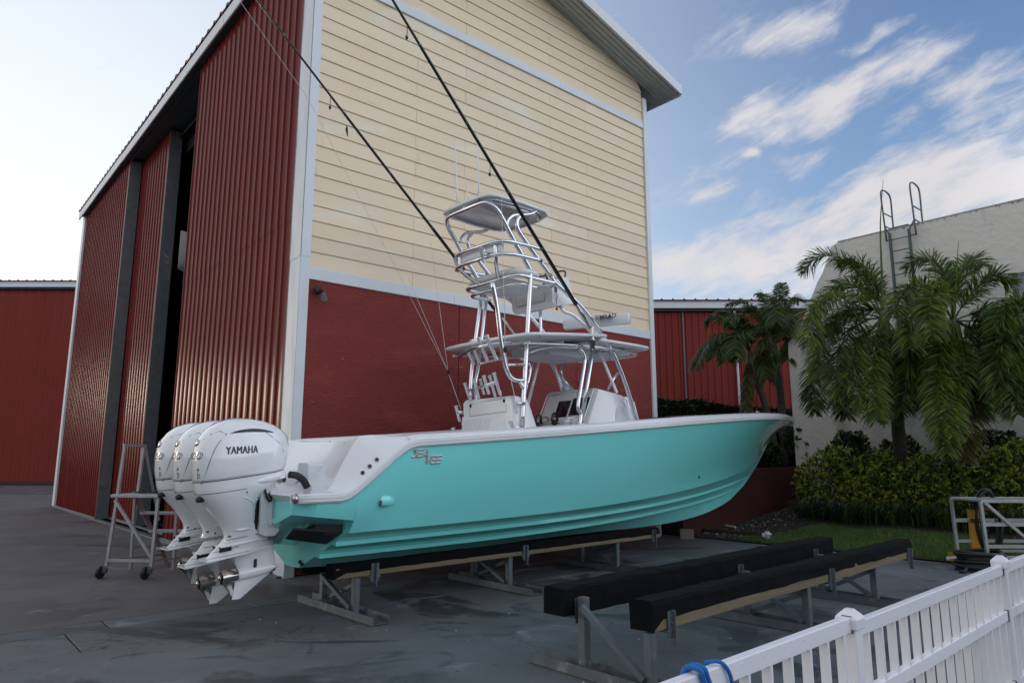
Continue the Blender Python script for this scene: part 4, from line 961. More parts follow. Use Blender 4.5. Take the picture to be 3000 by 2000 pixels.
# seat ring, cushions and back rest
ring = [(3.75, .58), (3.3, .60), (3.05, .62), (2.93, .60), (2.85, .48), (2.86, .22), (2.86, 0), (2.86, -.22), (2.85, -.48), (2.93, -.60), (3.05, -.62), (3.3, -.60), (3.75, -.58)]
tube_part('seat_ring', [(s, w, 4.42+.03*(s-2.9)) for s, w in ring]+[(3.85, -.3, 4.46), (3.85, .3, 4.46), (3.75, .58, 4.45)], .028, tower)
tube_part('seat_ring', [(s+.06, w*.93, 4.31) for s, w in ring[1:-1]], .022, tower)
m = MB(); cpath = smooth_path([(3.35, .57), (3.08, .58), (2.95, .53), (2.90, .3), (2.90, 0), (2.90, -.3), (2.95, -.53), (3.08, -.58), (3.35, -.57)], 5); R = []
for i, q in enumerate(cpath):
    t = np.array(cpath[min(i+1, len(cpath)-1)])-np.array(cpath[max(i-1, 0)]); t /= np.linalg.norm(t); nn = np.array([-t[1], t[0]]); e = 1 if 0 < i < len(cpath)-1 else .5
    R.append([B(q[0]+nn[0]*a*.045*e, q[1]+nn[1]*a*.045*e, 4.505+b*.05*e) for a, b in ((-1, -.8), (-1, .5), (-.6, 1), (.6, 1), (1, .5), (1, -.8))])
m.loft(R); build('seat_cushion', m, 'vinyl', tower, smooth=True)
up = [(3.22, .60), (2.95, .60), (2.72, .58), (2.58, .46), (2.55, .2), (2.55, 0), (2.55, -.2), (2.58, -.46), (2.72, -.58), (2.95, -.6)]
tube_part('back_rail', [(s, w, 4.90+.04*(s-2.6)) for s, w in [(3.45, .58)]+up], .024, tower)
md = [(3.4, .60), (3.0, .62), (2.75, .60), (2.6, .48), (2.56, .2), (2.56, 0), (2.56, -.2), (2.6, -.48), (2.75, -.62), (3.0, -.62), (3.3, -.6)]
tube_part('back_rail', [(s, w, 4.71+.05*(s-2.7)) for s, w in md], .024, tower)
m = MB(); bp = smooth_path([(2.63, .50), (2.60, .3), (2.59, 0), (2.60, -.3), (2.63, -.48)], 5)
m.loft([[B(s+o, w, z) for o, z in ((0, 4.74), (0, 4.88), (.03, 4.905), (.07, 4.89), (.07, 4.73), (.03, 4.715))] for s, w in bp]); build('back_cushion', m, 'vinyl', tower, smooth=True)
for w in (.42, -.42): tube_part('back_strut', [(2.60, w, 4.88), (2.62, w*1.0, 4.70), (2.66, w*.9, 4.60), (2.76, w*.7, 4.50), (2.87, w*.5, 4.42)], .024, tower)
for w in (.2,): tube_part('back_strut', [(2.58, w, 4.9), (2.62, w, 4.72)], .018, tower, k=0)
# hoop and front posts that carry the sun top
hoop = tr(.58, c2, [(1240, 1110), (1130, 900), (1030, 730), (900, 480), (800, 300)])
hs = [tuple(p) for p in hoop]+[(2.42, .52, 5.42), (2.36, .40, 5.46), (2.36, 0, 5.47), (2.36, -.40, 5.46), (2.42, -.52, 5.42)]+[(p[0], -p[1], p[2]) for p in reversed(hoop)]
tube_part('top_hoop', hs, .028, tower)
fp = tr(.58, c2, [(1500, 1165), (1290, 880), (1120, 640), (1062, 540), (1050, 440), (1095, 368)])
ft = tr(.55, c2, [(918, 500), (930, 430), (1000, 365), (1100, 358), (1230, 345), (1310, 300)])
for sg in (1, -1):
    tube_part('top_post', [(p[0], sg*p[1], p[2]) for p in fp], .026, tower); tube_part('top_brace', [(p[0], sg*p[1], p[2]) for p in ft], .022, tower)
    fb = tr(.58, c2, [(1500, 1165), (1545, 1245), (1650, 1335), (1900, 1568)])+tr(.58, c3, [(1680, 440)])
    tube_part('front_brace', [(p[0], sg*p[1], p[2]) for p in fb], .03, tower)
    tube_part('top_rail', [(2.45, sg*.46, 5.50), (2.9, sg*.5, 5.50), (3.4, sg*.48, 5.51), (3.58, sg*.35, 5.52)], .018, tower)
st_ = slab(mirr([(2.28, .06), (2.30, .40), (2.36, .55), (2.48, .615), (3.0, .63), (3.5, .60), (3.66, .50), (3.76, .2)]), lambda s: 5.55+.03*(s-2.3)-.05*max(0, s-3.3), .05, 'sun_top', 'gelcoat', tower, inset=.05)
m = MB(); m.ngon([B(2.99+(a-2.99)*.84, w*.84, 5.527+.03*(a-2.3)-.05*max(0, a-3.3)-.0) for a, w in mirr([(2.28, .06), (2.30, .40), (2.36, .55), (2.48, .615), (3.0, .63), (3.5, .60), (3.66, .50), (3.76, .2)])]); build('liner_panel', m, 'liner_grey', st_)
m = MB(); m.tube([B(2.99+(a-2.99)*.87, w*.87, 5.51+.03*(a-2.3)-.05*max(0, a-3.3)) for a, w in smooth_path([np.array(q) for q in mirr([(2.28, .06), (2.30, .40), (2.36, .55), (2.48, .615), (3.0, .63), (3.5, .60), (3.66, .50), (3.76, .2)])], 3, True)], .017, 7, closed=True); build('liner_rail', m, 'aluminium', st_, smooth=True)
# control box and its posts
m = MB(); m.loft([[B(s, w, z) for s, z in ((3.80, 4.50), (3.83, 4.20), (3.9, 4.14), (4.30, 4.24), (4.34, 4.30), (4.20, 4.66), (4.05, 4.64))] for w in (-.52, -.49, .39, .42)]); cb = build('control_box', m, 'gelcoat', tower, auto=40)
m = MB(); m.tube(Bs([(3.808, -.40, 4.24), (3.788, -.40, 4.46), (3.788, .26, 4.46), (3.808, .26, 4.24)]), .004, 5, closed=True); build('door_seam', m, 'groove', cb)
m = MB(); m.bbox(B(3.90, .425, 4.43), (.05, .02, .12), (BA, BB, Z3), .004); build('kill_switch', m, 'black_gloss', cb)
m = MB(); pth = smooth_path(Bs([(3.9, .435, 4.38), (3.91, .44, 4.30), (3.89, .44, 4.22), (3.90, .44, 4.14), (3.90, .44, 4.10)]), 6); m.tube(pth, .006, 5); m.ball(B(3.90, .44, 4.09), .022, 8); build('red_lanyard', m, 'maroon', cb)
for P in ([(3.97, 0, 4.2), (3.99, 0, 3.6)], [(4.2, .25, 4.2), (4.26, .27, 4.12), (4.45, .33, 4.06), (4.85, .5, 3.7)], [(3.85, -.5, 4.4), (3.5, -.58, 4.45)], [(3.85, .42, 4.5), (3.7, .58, 4.48)]): tube_part('box_post', P, .024, cb, k=3)
m = MB(); m.lathe(B(3.97, 0, 4.16), Z3, [(0, .06), (.01, .06), (.02, .04)], 12); m.lathe(B(4.18, .25, 4.2), Z3, [(0, .06), (.01, .06), (.02, .03)], 12); build('flange', m, 'aluminium', cb)
m = MB(); m.tube(smooth_path(Bs([(3.6, .3, 4.60), (3.75, .3, 4.62), (3.9, .2, 4.70), (4.0, .1, 4.73), (4.1, .1, 4.60)]), 4), .016); m.ball(B(3.9, .2, 4.52), .06); m.tube(smooth_path(Bs([(4.12, .42, 4.66), (4.14, .40, 4.76), (4.0, .3, 4.74)]), 4), .014); build('steering_wheel', m, 'black_rubber', cb, smooth=True)
# rod holders: upper row, rocket launcher, lower row, corner ones
def rod_holder(p, q, r=.024, parent=None, nm='rod_holder'):
    p = np.array(B(*p)); q = np.array(B(*q)); mm = MB(); d = q-p; Ln = np.linalg.norm(d)
    mm.lathe(p, d, [(-.008, r*1.25), (.012, r*1.25), (.02, r), (Ln*.45, r), (Ln*.46, r*.96), (Ln, r*.9), (Ln+.002, r*.5)], 10); mm.lathe(p-d/Ln*.009, d, [(0, r*.95), (.001, r*.9)], 10)
    return build(nm, mm, 'bright_tube', parent or tower, auto=40)
for w, a_, b_ in ((-.36, (310, 610), (380, 760)), (-.2, (350, 510), (430, 740)), (.1, (425, 490), (515, 720)), (.4, (505, 465), (610, 710))): rod_holder(bw(*c3(*a_), w), bw(*c3(*b_), w), .030, ht)
tube_part('rod_holder_bar', [(2.82, -.66, 3.33), (2.68, -.3, 3.36), (2.60, .0, 3.37), (2.60, .3, 3.38), (2.75, .62, 3.4)], .02, ht)
tube_part('rod_holder_bar', tr(.0, c3, [(440, 750), (560, 720), (700, 700)])+tr(.5, c3, [(890, 700)]), .016, ht)
for w, a_, b_ in ((-.5, (285, 950), (340, 1125)), (-.25, (378, 910), (428, 1100)), (.05, (478, 872), (530, 1060)), (.33, (583, 845), (643, 1060))): rod_holder(bw(*c3(*a_), w), bw(*c3(*b_), w), .026, lp)
for w, a_, b_ in ((-.3, (400, 905), (440, 1060)), (.02, (495, 868), (555, 1085))): rod_holder(bw(*c3(*a_), w)+(.08, 0, 0), bw(*c3(*b_), w)+(.08, 0, 0), .024, lp)
tube_part('rod_holder_bar', tr(-.5, c3, [(330, 1028)])+tr(.33, c3, [(610, 938)]), .022, lp, k=0)
tube_part('bar_post', tr(-.4, c3, [(345, 1020), (340, 1120)]), .02, lp, k=0); tube_part('bar_post', tr(.3, c3, [(640, 1010), (655, 1080)]), .016, lp, k=0)
rod_holder(bw(*c3(770, 1090), .7), bw(*c3(820, 1258), .7), .026, lp); rod_holder(bw(*c3(750, 1342), .7), bw(*c3(785, 1430), .7), .026, lp)
rod_holder(bw(*c3(195, 1182), -.68), bw(*c3(232, 1338), -.68), .026, lp); rod_holder(bw(*c3(165, 1405), -.75), bw(*c3(178, 1460), -.75), .026, lp)
tube_part('holder_arm', tr(.66, c3, [(800, 1150), (890, 1155)]), .022, lp, k=0); tube_part('holder_arm', tr(.66, c3, [(770, 1395), (880, 1398)]), .018, lp, k=0); tube_part('holder_arm', tr(-.64, c3, [(215, 1245), (290, 1243)]), .024, lp, k=0)
rod_holder(bw(*c2(568, 782), .3), bw(*c2(618, 982), .3), .026); rod_holder(bw(*c2(235, 922), -.62), bw(*c2(292, 1112), -.62), .026)
tube_part('holder_arm', tr(.3, c2, [(600, 880), (680, 860)]), .022, tower, k=0); tube_part('holder_arm', tr(-.6, c2, [(270, 1000), (360, 1000)]), .022, tower, k=0)
# radar with its bar set at an angle
rb = MB(); rb.loft([[B(5.5+a*math.cos(t)*.30, b*math.sin(t)*.16-.1, z) for t in np.linspace(0, 2*math.pi, 17)[:-1]] for a, b, z in ((.95, 1, 3.62), (1, 1, 3.66), (1, 1, 3.80), (.85, .9, 3.88), (.45, .5, 3.93), (.35, .4, 4.06))]); rad = build('radar', rb, 'gelcoat', boat, auto=40)
pl_ = np.array((5.25, -.65, 4.16)); pr2 = np.array((5.80, .45, 4.20)); dd = (pr2-pl_); Ln = np.linalg.norm(dd); dd /= Ln; dw = np.array(B(*dd))-np.array(B(0, 0, 0)); nn = np.cross(Z3, dw)
ra = MB(); ra.loft([[np.array(B(*pl_))+dw*Ln*t+nn*x*k+Z3*z*k for x, z in ((-.07, -.085), (-.085, -.02), (-.08, .07), (-.04, .10), (.04, .10), (.08, .07), (.085, -.02), (.07, -.085), (0, -.10))] for t, k in ((0, .75), (.02, .95), (.05, 1), (.95, 1), (.98, .95), (1, .75))])
arm = build('array_bar', ra, 'gelcoat', rad, auto=45)
hull_text('SIMRAD', [c3(1612, 258), c3(1826, 232), c3(1830, 278), c3(1616, 304)], 'decal', 'lettering', arm, shear=.12, offset=.0, o=.004, bv=bvh(ra), bold=.005)
# outriggers with rope guides
def outrigger(base, far, lab):
    b_ = np.array(B(*base)); f_ = np.array(B(*far)); d = (f_-b_); d /= np.linalg.norm(d); Ln = 8.2; mm = MB()
    mm.tube([b_+d*t for t in (.42, 2.4, 2.42, 4.6, 4.62, Ln)], [.030, .027, .024, .021, .018, .010], 9); o = build('outrigger', mm, 'black_gloss', boat, smooth=True)
    mm = MB(); mm.lathe(b_, d, [(0, .03), (.22, .03), (.23, .034), (.30, .034), (.31, .03), (.45, .028)], 12); build('pole_socket', mm, 'stainless', o, auto=40)
    mm = MB(); mm.lathe(np.array(B(base[0]+.06, base[1], base[2]-.35)), Z3, [(0, .035), (.08, .045), (.13, .06), (.15, .06), (.16, .035), (.30, .03), (.36, .035)], 14); build('outrigger_base', mm, 'stainless', o, auto=40)
    mm = MB()
    for t in (1.45, 2.41, 3.5, 4.61, 5.9): mm.tube([b_+d*(t-.02), b_+d*(t+.02)], .034-.003*t, 8)
    build('pole_band', mm, 'galvanised', o)
    for t in (2.9 if base[1] > 0 else 1.75, 4.9):
        q = b_+d*t; mm = MB(); mm.tube([q, q-Z3*.10+BB*.01, q-Z3*.17], .005, 5); mm.ball(q-Z3*.19, .025, 8, (.8, .8, 1.2)); build('release_clip', mm, 'black_rubber', o)
    return o
P0 = bw(*c3(1555, 370), 1.0); P1 = bw(1150, 0, 1.05); outrigger(P0, P1, 0)
P0 = bw(*c3(792, 458), -1.0); P1 = bw(760, 10, -1.0); outrigger(P0, P1, 0)
# antennas
for w, a_, b_ in ((-.42, (1340, 600), (1333, 406)), (.35, (1403, 575), (1397, 366)), (-.1, (1372, 590), (1366, 535))):
    p, q = bw(*a_, w), bw(*b_, w); mm = MB(); mm.tube(Bs([p, p*.8+q*.2, q]), [.014, .011, .008], 7); e = build('antenna', mm, 'gelcoat', tower, smooth=True)
    mm = MB(); mm.lathe(B(*p), Z3, [(-.06, .018), (.05, .018), (.06, .012)], 8); build('antenna_mount', mm, 'stainless', e, auto=40)
# rigging lines
def line(P, r=.0035): 
    mm = MB(); mm.tube(P, r, 4); return build('rigging_line', mm, 'gelcoat_soft', boat)
def cg(x, y): return 780+x/2.613, 700+y/2.613
def lp_(w, pts): return Bs([bw(*p, w) for p in pts])
knot = bw(*cg(1393, 1015), -.8)
line(lp_(-.8, [cg(1490, 1300), cg(1400, 1040)]), .006)
for e in ((1000, 240), (1090, 300), (1255, 0)): line([B(*knot), B(*bw(*cg(*e), -.9))])
line(Bs([bw(700*1.0, 0, -1.), bw(900, 285, -1.)])+[B(*bw(*cg(1000, 240), -.9))], .004)
mm = MB(); mm.ball(B(*knot), .028, 8, (1, 1, 1.5)); build('rigging_block', mm, 'black_rubber', boat)
kn2 = bw(*c3(697, 605), .66); mm = MB(); mm.ball(B(*kn2), .03, 8, (1, 1, 1.6)); build('rigging_block', mm, 'black_rubber', boat)
line(Bs([bw(*c3(795, 1085), .7), bw(*c3(720, 750), .68), kn2]), .006)
line([B(*kn2), B(*bw(*c2(845, 30), .75))]); line([B(*kn2), B(*bw(*c3(690, 60), .72))]); line([B(*bw(*c3(640, 525), .5)), B(*kn2)], .008)
mm = MB(); p = bw(1016, 370, -1.0); mm.tube(Bs([p, p+(0.0, 0, -.05), p+(.02, 0, -.16)]), [.008, .022, .006], 6); build('release_clip', mm, 'black_rubber', boat)
# control cables over the splash well
for P, r in ((tr(.75, c1, [(1080, 578), (1130, 585), (1175, 615), (1205, 665), (1215, 712)]), .038), (tr(.35, c1, [(1260, 620), (1210, 640), (1150, 640), (1100, 700)]), .03), (tr(.15, c1, [(1170, 625), (1162, 700)]), .014), (tr(.3, c1, [(1262, 665), (1225, 680), (1200, 712)]), .022)):
    mm = MB(); mm.tube(smooth_path(Bs(P), 5), r, 10); build('rigging_hose', mm, 'black_rubber', boat, smooth=True)
mm = MB(); mm.bbox(B(-.16, .42, 1.53), (.2, .26, .34), (BA, BB, Z3), .03); build('hose_box', mm, 'gelcoat', boat)

# ------------------------------------------------------------------ the outboards (built on the centre line, copied sideways)
WE = .60
def tilt(s): return .135*(s+1.05)
def ering(z, sa, sf, hw, n=32, ex=2.7, tl=1., exf=None):
    R = []
    for k in range(n):
        a = 2*math.pi*k/n; c, s_ = math.cos(a), math.sin(a)
        x = math.copysign(abs(c)**(2/ex), c); y = math.copysign(abs(s_)**(2/ex), s_)
        s = (sa+sf)/2+(sf-sa)/2*x
        taper = 1-.10*max(0, x)                        # slightly narrower in front
        R.append(B(s, hw*y*taper, z+tilt(s)*tl))
    return R
cw = MB(); cw.loft([ering(*q) for q in ((1.575, -1.475, -.60, .262), (1.60, -1.485, -.585, .272), (1.70, -1.50, -.565, .28), (1.82, -1.505, -.555, .277), (1.92, -1.495, -.575, .262))]+[ering(z, a, f, h, tl=t) for z, a, f, h, t in ((2.0, -1.46, -.64, .243, .85), (2.065, -1.40, -.72, .215, .65), (2.115, -1.32, -.82, .175, .45), (2.145, -1.23, -.93, .12, .25), (2.158, -1.15, -1.02, .05, .1))])
md_ = MB(); md_.loft([ering(*q) for q in ((1.568, -1.475, -.60, .260), (1.50, -1.465, -.61, .258), (1.44, -1.445, -.68, .25)) ]+[ering(z, a, f, h, ex=2.4, tl=t) for z, a, f, h, t in ((1.37, -1.40, -.80, .232, .9), (1.29, -1.335, -.86, .205, .8), (1.20, -1.265, -.865, .172, .7), (1.11, -1.205, -.85, .142, .6), (1.04, -1.165, -.80, .122, .5), (.98, -1.15, -.70, .112, .6), (.935, -1.17, -.66, .105, .8))])
eng = build('outboard_motor', md_, 'cowl', boat, auto=50)
cowl = build('cowling', cw, 'cowl', eng, smooth=True)
CWB = bvh(cw); MDB = bvh(md_)
def side(bv, s, z, sg=1, o=.002):
    h = bv.ray_cast(Vector(B(s, sg*2., z)), Vector(BB*-sg)); return np.array(h[0])+BB*sg*o if h[0] is not None else B(s, sg*.2, z)
def aft(bv, w, z, o=.002):
    h = bv.ray_cast(Vector(B(-3, w, z)), Vector(BA)); return np.array(h[0])-BA*o if h[0] is not None else None
m = MB()
m.tube(ering(1.574, -1.475, -.60, .2605), .0045, 4, closed=True)
m.tube(ering(1.455, -1.452, -.66, .252)[8:25], .0035, 4)
for sg in (1, -1):
    pts = [(-1.455, 1.50), (-1.445, 1.53), (-1.43, 1.65), (-1.40, 1.78), (-1.36, 1.88), (-1.28, 1.985)]
    m.tube(smooth_path([side(CWB if z > 1.51 else MDB, s, z, sg, .0) for s, z in pts], 4), .0035, 4)
    m.tube([side(CWB, s, z, sg, .0) for s, z in ((-.90, 2.02), (-.82, 1.97), (-.74, 1.91), (-.68, 1.83), (-.64, 1.74))], .0035, 4)
    m.tube([side(CWB, s, z, sg, .0) for s, z in ((-1.28, 1.985), (-1.33, 2.015), (-1.40, 1.985), (-1.455, 1.93))], .0035, 4)
build('panel_seam', m, 'groove', cowl)
for sg in (1, -1):                                     # air slot under the top handle
    m = MB(); up_, dn_ = [], []
    for t in np.linspace(0, 1, 13):
        s = -1.25+.46*t; a = math.sin(math.pi*t)**.7; zb = 1.992+.012*math.sin(math.pi*t)+.02*t; dn_.append(side(CWB, s, zb, sg, .003)); up_.append(side(CWB, s, zb+.032*a+.002, sg, .003))
    m.add(dn_+up_, [(i, i+1, 14+i, 13+i) for i in range(12)]); build('air_slot', m, 'black_gloss', cowl, smooth=True)
def patch_text(body, fn, matn, name, parent, shear=0, offset=0, bold=0, nrm=None):
    V, F = text_mesh(body, 1, shear, offset, 1.06, bold=bold); mm = MB(); n3 = max(len(V)//3, 1); mm.add([fn(x, y)+(nrm*.0006*(i//n3) if bold else 0) for i, (x, y) in enumerate(V)], F); return build(name, mm, matn, parent)
for sg in (1, -1):
    patch_text('YAMAHA', lambda x, y: side(CWB, (-1.29+.315*x) if sg > 0 else (-.975-.315*x), 1.788+.072*y+.02*(x if sg > 0 else 1-x), sg), 'decal', 'lettering', cowl, bold=.012, nrm=BB*sg)
patch_text('300', lambda x, y: aft(CWB, -.13+.28*x, 1.735+.075*y), 'grey_decal', 'power_number', cowl, shear=.15, offset=.03)
patch_text('4.2L', lambda x, y: aft(CWB, .085+.035*(y), 1.66-.12*x), 'grey_decal', 'power_number', cowl, offset=.03)
m = MB(); c = aft(CWB, 0, 1.89, -.004); m.lathe(c, -BA, [(0, .05), (.006, .05), (.014, .02)], 16); build('badge', m, 'stainless', cowl, smooth=True)
m = MB(); c = aft(MDB, .06, 1.36, 0); m.lathe(c, -BA-.3*Z3, [(-.03, .035), (.02, .033), (.05, .022), (.052, .01)], 10); build('flush_plug', m, 'black_rubber', eng, auto=40)
for sg in (1, -1):                                     # raised flanks of the midsection and the chin fairing that carries the hose
    m = MB(); R = []
    for t in np.linspace(0, 1, 8):
        s = -1.26+.60*t; z = 1.452+.135*t; w = .205+.02*math.sin(math.pi*t*.8)-.03*max(0, t-.7); r_ = .016+.034*t
        R.append([B(s, sg*(w+r_*math.cos(a)*.9), z+r_*math.sin(a)) for a in np.linspace(0, 2*math.pi, 11)[:-1]])
    m.loft(R); build('chin_fairing', m, 'cowl', eng, smooth=True)
    m = MB(); 
    pts = [(-1.20, 1.40), (-1.05, 1.365), (-.95, 1.31), (-.92, 1.24), (-.885, 1.17)]
    m.tube(smooth_path([side(MDB, s, z, sg, -.008) for s, z in pts], 5), [.004+.012*math.sin(math.pi*i/20) for i in range(21)], 6)
    pts = [(-1.20, 1.09), (-1.08, 1.05), (-.95, 1.055), (-.82, 1.075)]
    m.tube(smooth_path([side(MDB, s, z, sg, -.008) for s, z in pts], 5), [.004+.012*math.sin(math.pi*i/15) for i in range(16)], 6)
    build('body_crease', m, 'cowl', eng, smooth=True)
m = MB()
for sg in (1, -1):
    for s, z in ((-1.13, .985), (-1.17, 1.0), (-.90, 1.36), (-.9, 1.12), (-1.05, 1.42)): m.ball(side(MDB, s, z, sg, -.002), .010, 7)
build('bolt_row', m, 'black_rubber', eng)
# clamp bracket and steering gear in front
m = MB()
for sg in (1, -1):
    m.prism([B(s, sg*.13, z) for s, z in ((-.86, 1.0), (-.87, 1.40), (-.84, 1.50), (-.76, 1.52), (-.70, 1.44), (-.69, 1.15), (-.66, 1.02), (-.70, .97), (-.80, .97))], BB*sg*.035)
    m.bbox(B(-.765, sg*.175, 1.25), (.03, .02, .36), (BA, BB, Z3), .006); m.bbox(B(-.735, sg*.18, 1.12), (.10, .016, .05), (BA, BB, Z3), .006)
    for s, z in ((-.81, 1.10), (-.72, 1.07), (-.73, 1.22), (-.80, 1.33), (-.74, 1.37)): m.lathe(B(s, sg*.163, z), BB*sg, [(0, .016), (.012, .015), (.014, .004)], 7)
m.box(B(-.79, 0, 1.24), (.10, .24, .40), (BA, BB, Z3)); build('clamp_bracket', m, 'gelcoat_soft', eng, auto=40)
m = MB(); m.bbox(B(-.88, 0, 1.25), (.03, .21, .46), (BA, BB, Z3), .01); build('swivel_shroud', m, 'black_gloss', eng)
m = MB(); m.tube(Bs([(-.70, -.30, 1.53), (-.70, .30, 1.53)]), .022, 10); m.tube(Bs([(-.84, .05, 1.53), (-.72, .2, 1.55), (-.64, .22, 1.56)]), .016, 8); m.tube(Bs([(-.86, .12, 1.50), (-.78, .14, 1.545), (-.68, .16, 1.55)]), .012, 7); m.lathe(B(-.69, .2, 1.53), BB, [(0, .04), (.05, .04), (.052, .02)], 12); build('steering_gear', m, 'stainless', eng, auto=40)
m = MB(); m.tube(smooth_path(Bs([(-.86, .17, 1.50), (-.84, .19, 1.42), (-.82, .19, 1.36), (-.79, .19, 1.32), (-.77, .185, 1.34), (-.80, .185, 1.40)]), 5), .012, 6); m.tube(smooth_path(Bs([(-.83, .18, 1.50), (-.79, .2, 1.53), (-.70, .19, 1.56)]), 4), .010, 6); build('cable_loop', m, 'black_rubber', eng, smooth=True)
m = MB(); m.lathe(B(-.71, .125, 1.59), BA, [(-.01, .046), (.02, .046), (.021, .05), (.04, .05), (.041, .03)], 12); build('hose_clamp', m, 'stainless', eng, auto=40)
m = MB(); m.lathe(B(-.73, -.06, .97), BB, [(0, .045), (.12, .045)], 10); m.lathe(B(-.70, .06, .965), BB, [(0, .04), (.09, .04)], 10); build('anode_block', m, 'galvanised', eng)
# lower unit: exhaust casing, plates, strut, gearcase, skeg
lw = MB()
def foil(z, sa, sf, hw, tl=1.):
    c = [(0, 0), (.08, .55), (.25, .9), (.5, 1), (.75, .72), (.92, .35), (1, .06)]
    P = [(sf-(sf-sa)*t, hw*y) for t, y in c]; P += [(s, -w) for s, w in reversed(P[1:])]
    return [B(s, w, z+tilt(s)*tl) for s, w in P]
lw.loft([foil(z, a, f, h) for z, a, f, h in ((1.02, -1.13, -.68, .085), (.935, -1.19, -.655, .10), (.87, -1.265, -.645, .098), (.83, -1.30, -.645, .085), (.815, -1.315, -.645, .075))])
lw.loft([foil(z, a, f, h) for z, a, f, h in ((.82, -1.06, -.64, .062), (.74, -1.03, -.625, .052), (.66, -1.0, -.61, .05), (.60, -.99, -.60, .05))])
def plate(z, P, th):
    up1 = [B(s, w, z+tilt(s)+th) for s, w in P]; dn1 = [B(s, w, z+tilt(s)) for s, w in P]; lw.loft([dn1, up1])
plate(.800, [(-1.345, -.125), (-1.30, -.14), (-1.0, -.135), (-.75, -.07), (-.62, -.02), (-.62, .02), (-.75, .07), (-1.0, .135), (-1.30, .14), (-1.345, .125)], .012)
plate(.905, [(-1.215, -.10), (-1.0, -.125), (-.72, -.10), (-.61, -.03), (-.61, .03), (-.72, .10), (-1.0, .125), (-1.215, .10)], .010)
cgx = np.array(B(-1.0, 0, .60)); axd = np.array(B(-.58, 0, .60))-cgx
axd = BA*.42+Z3*.05; axd = axd/np.linalg.norm(axd)
lw.lathe(cgx, axd, [(0, .062), (.02, .066), (.18, .068), (.30, .058), (.38, .038), (.42, .018), (.43, .004)], 16)
lw.loft([[B(s, w, z) for s, w in ((-1.005, 0), (-.90, .022), (-.68, .012), (-.66, 0), (-.68, -.012), (-.90, -.022))] for z in (.58,)]+[[B(s, w, z) for s, w in ((-1.035, 0), (-1.0, .008), (-.965, .006), (-.95, 0), (-.965, -.006), (-1.0, -.008))] for z in (.365,)])
low = build('lower_unit', lw, 'cowl', eng, auto=45)
m = MB()
for sg in (1, -1):
    m.bbox(B(-1.165, sg*.088, .872), (.115, .012, .05), (BA*.985+Z3*.13, BB, Z3), .02); m.bbox(B(-.84, sg*.052, .70), (.028, .012, .085), (BA, BB, Z3), .006); m.bbox(B(-.635, sg*.022, .635), (.03, .03, .065), (BA*.95+Z3*.3, BB, Z3*.95-BA*.3), .006)
build('water_inlet', m, 'black_rubber', low)
m = MB()
for sg in (1, -1): m.beam(B(-1.28, sg*.078, .845), B(-.66, sg*.09, .935), .003, .004)
m.beam(B(-1.17, .112, .955), B(-.66, .103, 1.02), .003, .006); build('panel_seam', m, 'groove', low)
pr = MB(); h0 = cgx-axd*.005
pr.lathe(h0, -axd, [(0, .060), (.02, .064), (.10, .064), (.135, .066), (.15, .068), (.151, .058), (.12, .054)], 18)
pr.lathe(h0-axd*.09, -axd, [(0, .03), (.075, .03), (.085, .018), (.088, .002)], 12)
e1 = np.cross(axd, BB); e2 = BB
for k in range(3):
    a0 = k*2*math.pi/3+.35; V = []
    NR, NC = 8, 7
    for i in range(NR):
        f = i/(NR-1); r = .055+.150*f; half = .055+.062*math.sin(math.pi*min(1., .12+f*.80))*(1-.45*f**4)     # half chord along the blade
        for j in range(NC):
            q = (j/(NC-1)-.5)*2*half; pitch = math.atan2(.075, r)+.10                       # steeper near the hub
            x = .085+q*math.sin(pitch)+.03*f+.010*(1-(q/half)**2); a = a0+q*math.cos(pitch)/r*.85+.42*f**1.5
            V.append(h0-axd*x+(e1*math.cos(a)+e2*math.sin(a))*r)
    pr.add(V, [(i*NC+j, i*NC+j+1, (i+1)*NC+j+1, (i+1)*NC+j) for i in range(NR-1) for j in range(NC-1)], 1)
    pr.add([v+axd*.006 for v in V], [(i*NC+j, (i+1)*NC+j, (i+1)*NC+j+1, i*NC+j+1) for i in range(NR-1) for j in range(NC-1)], 1)
prop = build('propeller', pr, ['stainless', 'blade_steel'], low, auto=40)
eng.location = tuple(BB*WE)
for w in (0, -WE):
    e = copy_tree(eng, boat, BB*w)
    if w == 0:
        for ch in e.children:
            if ch.name.startswith('lower_unit'):
                ch.location = (0, 0, -.127)
                for c2_ in ch.children:
                    if c2_.name.startswith('propeller'): c2_.location = (0, 0, 0)

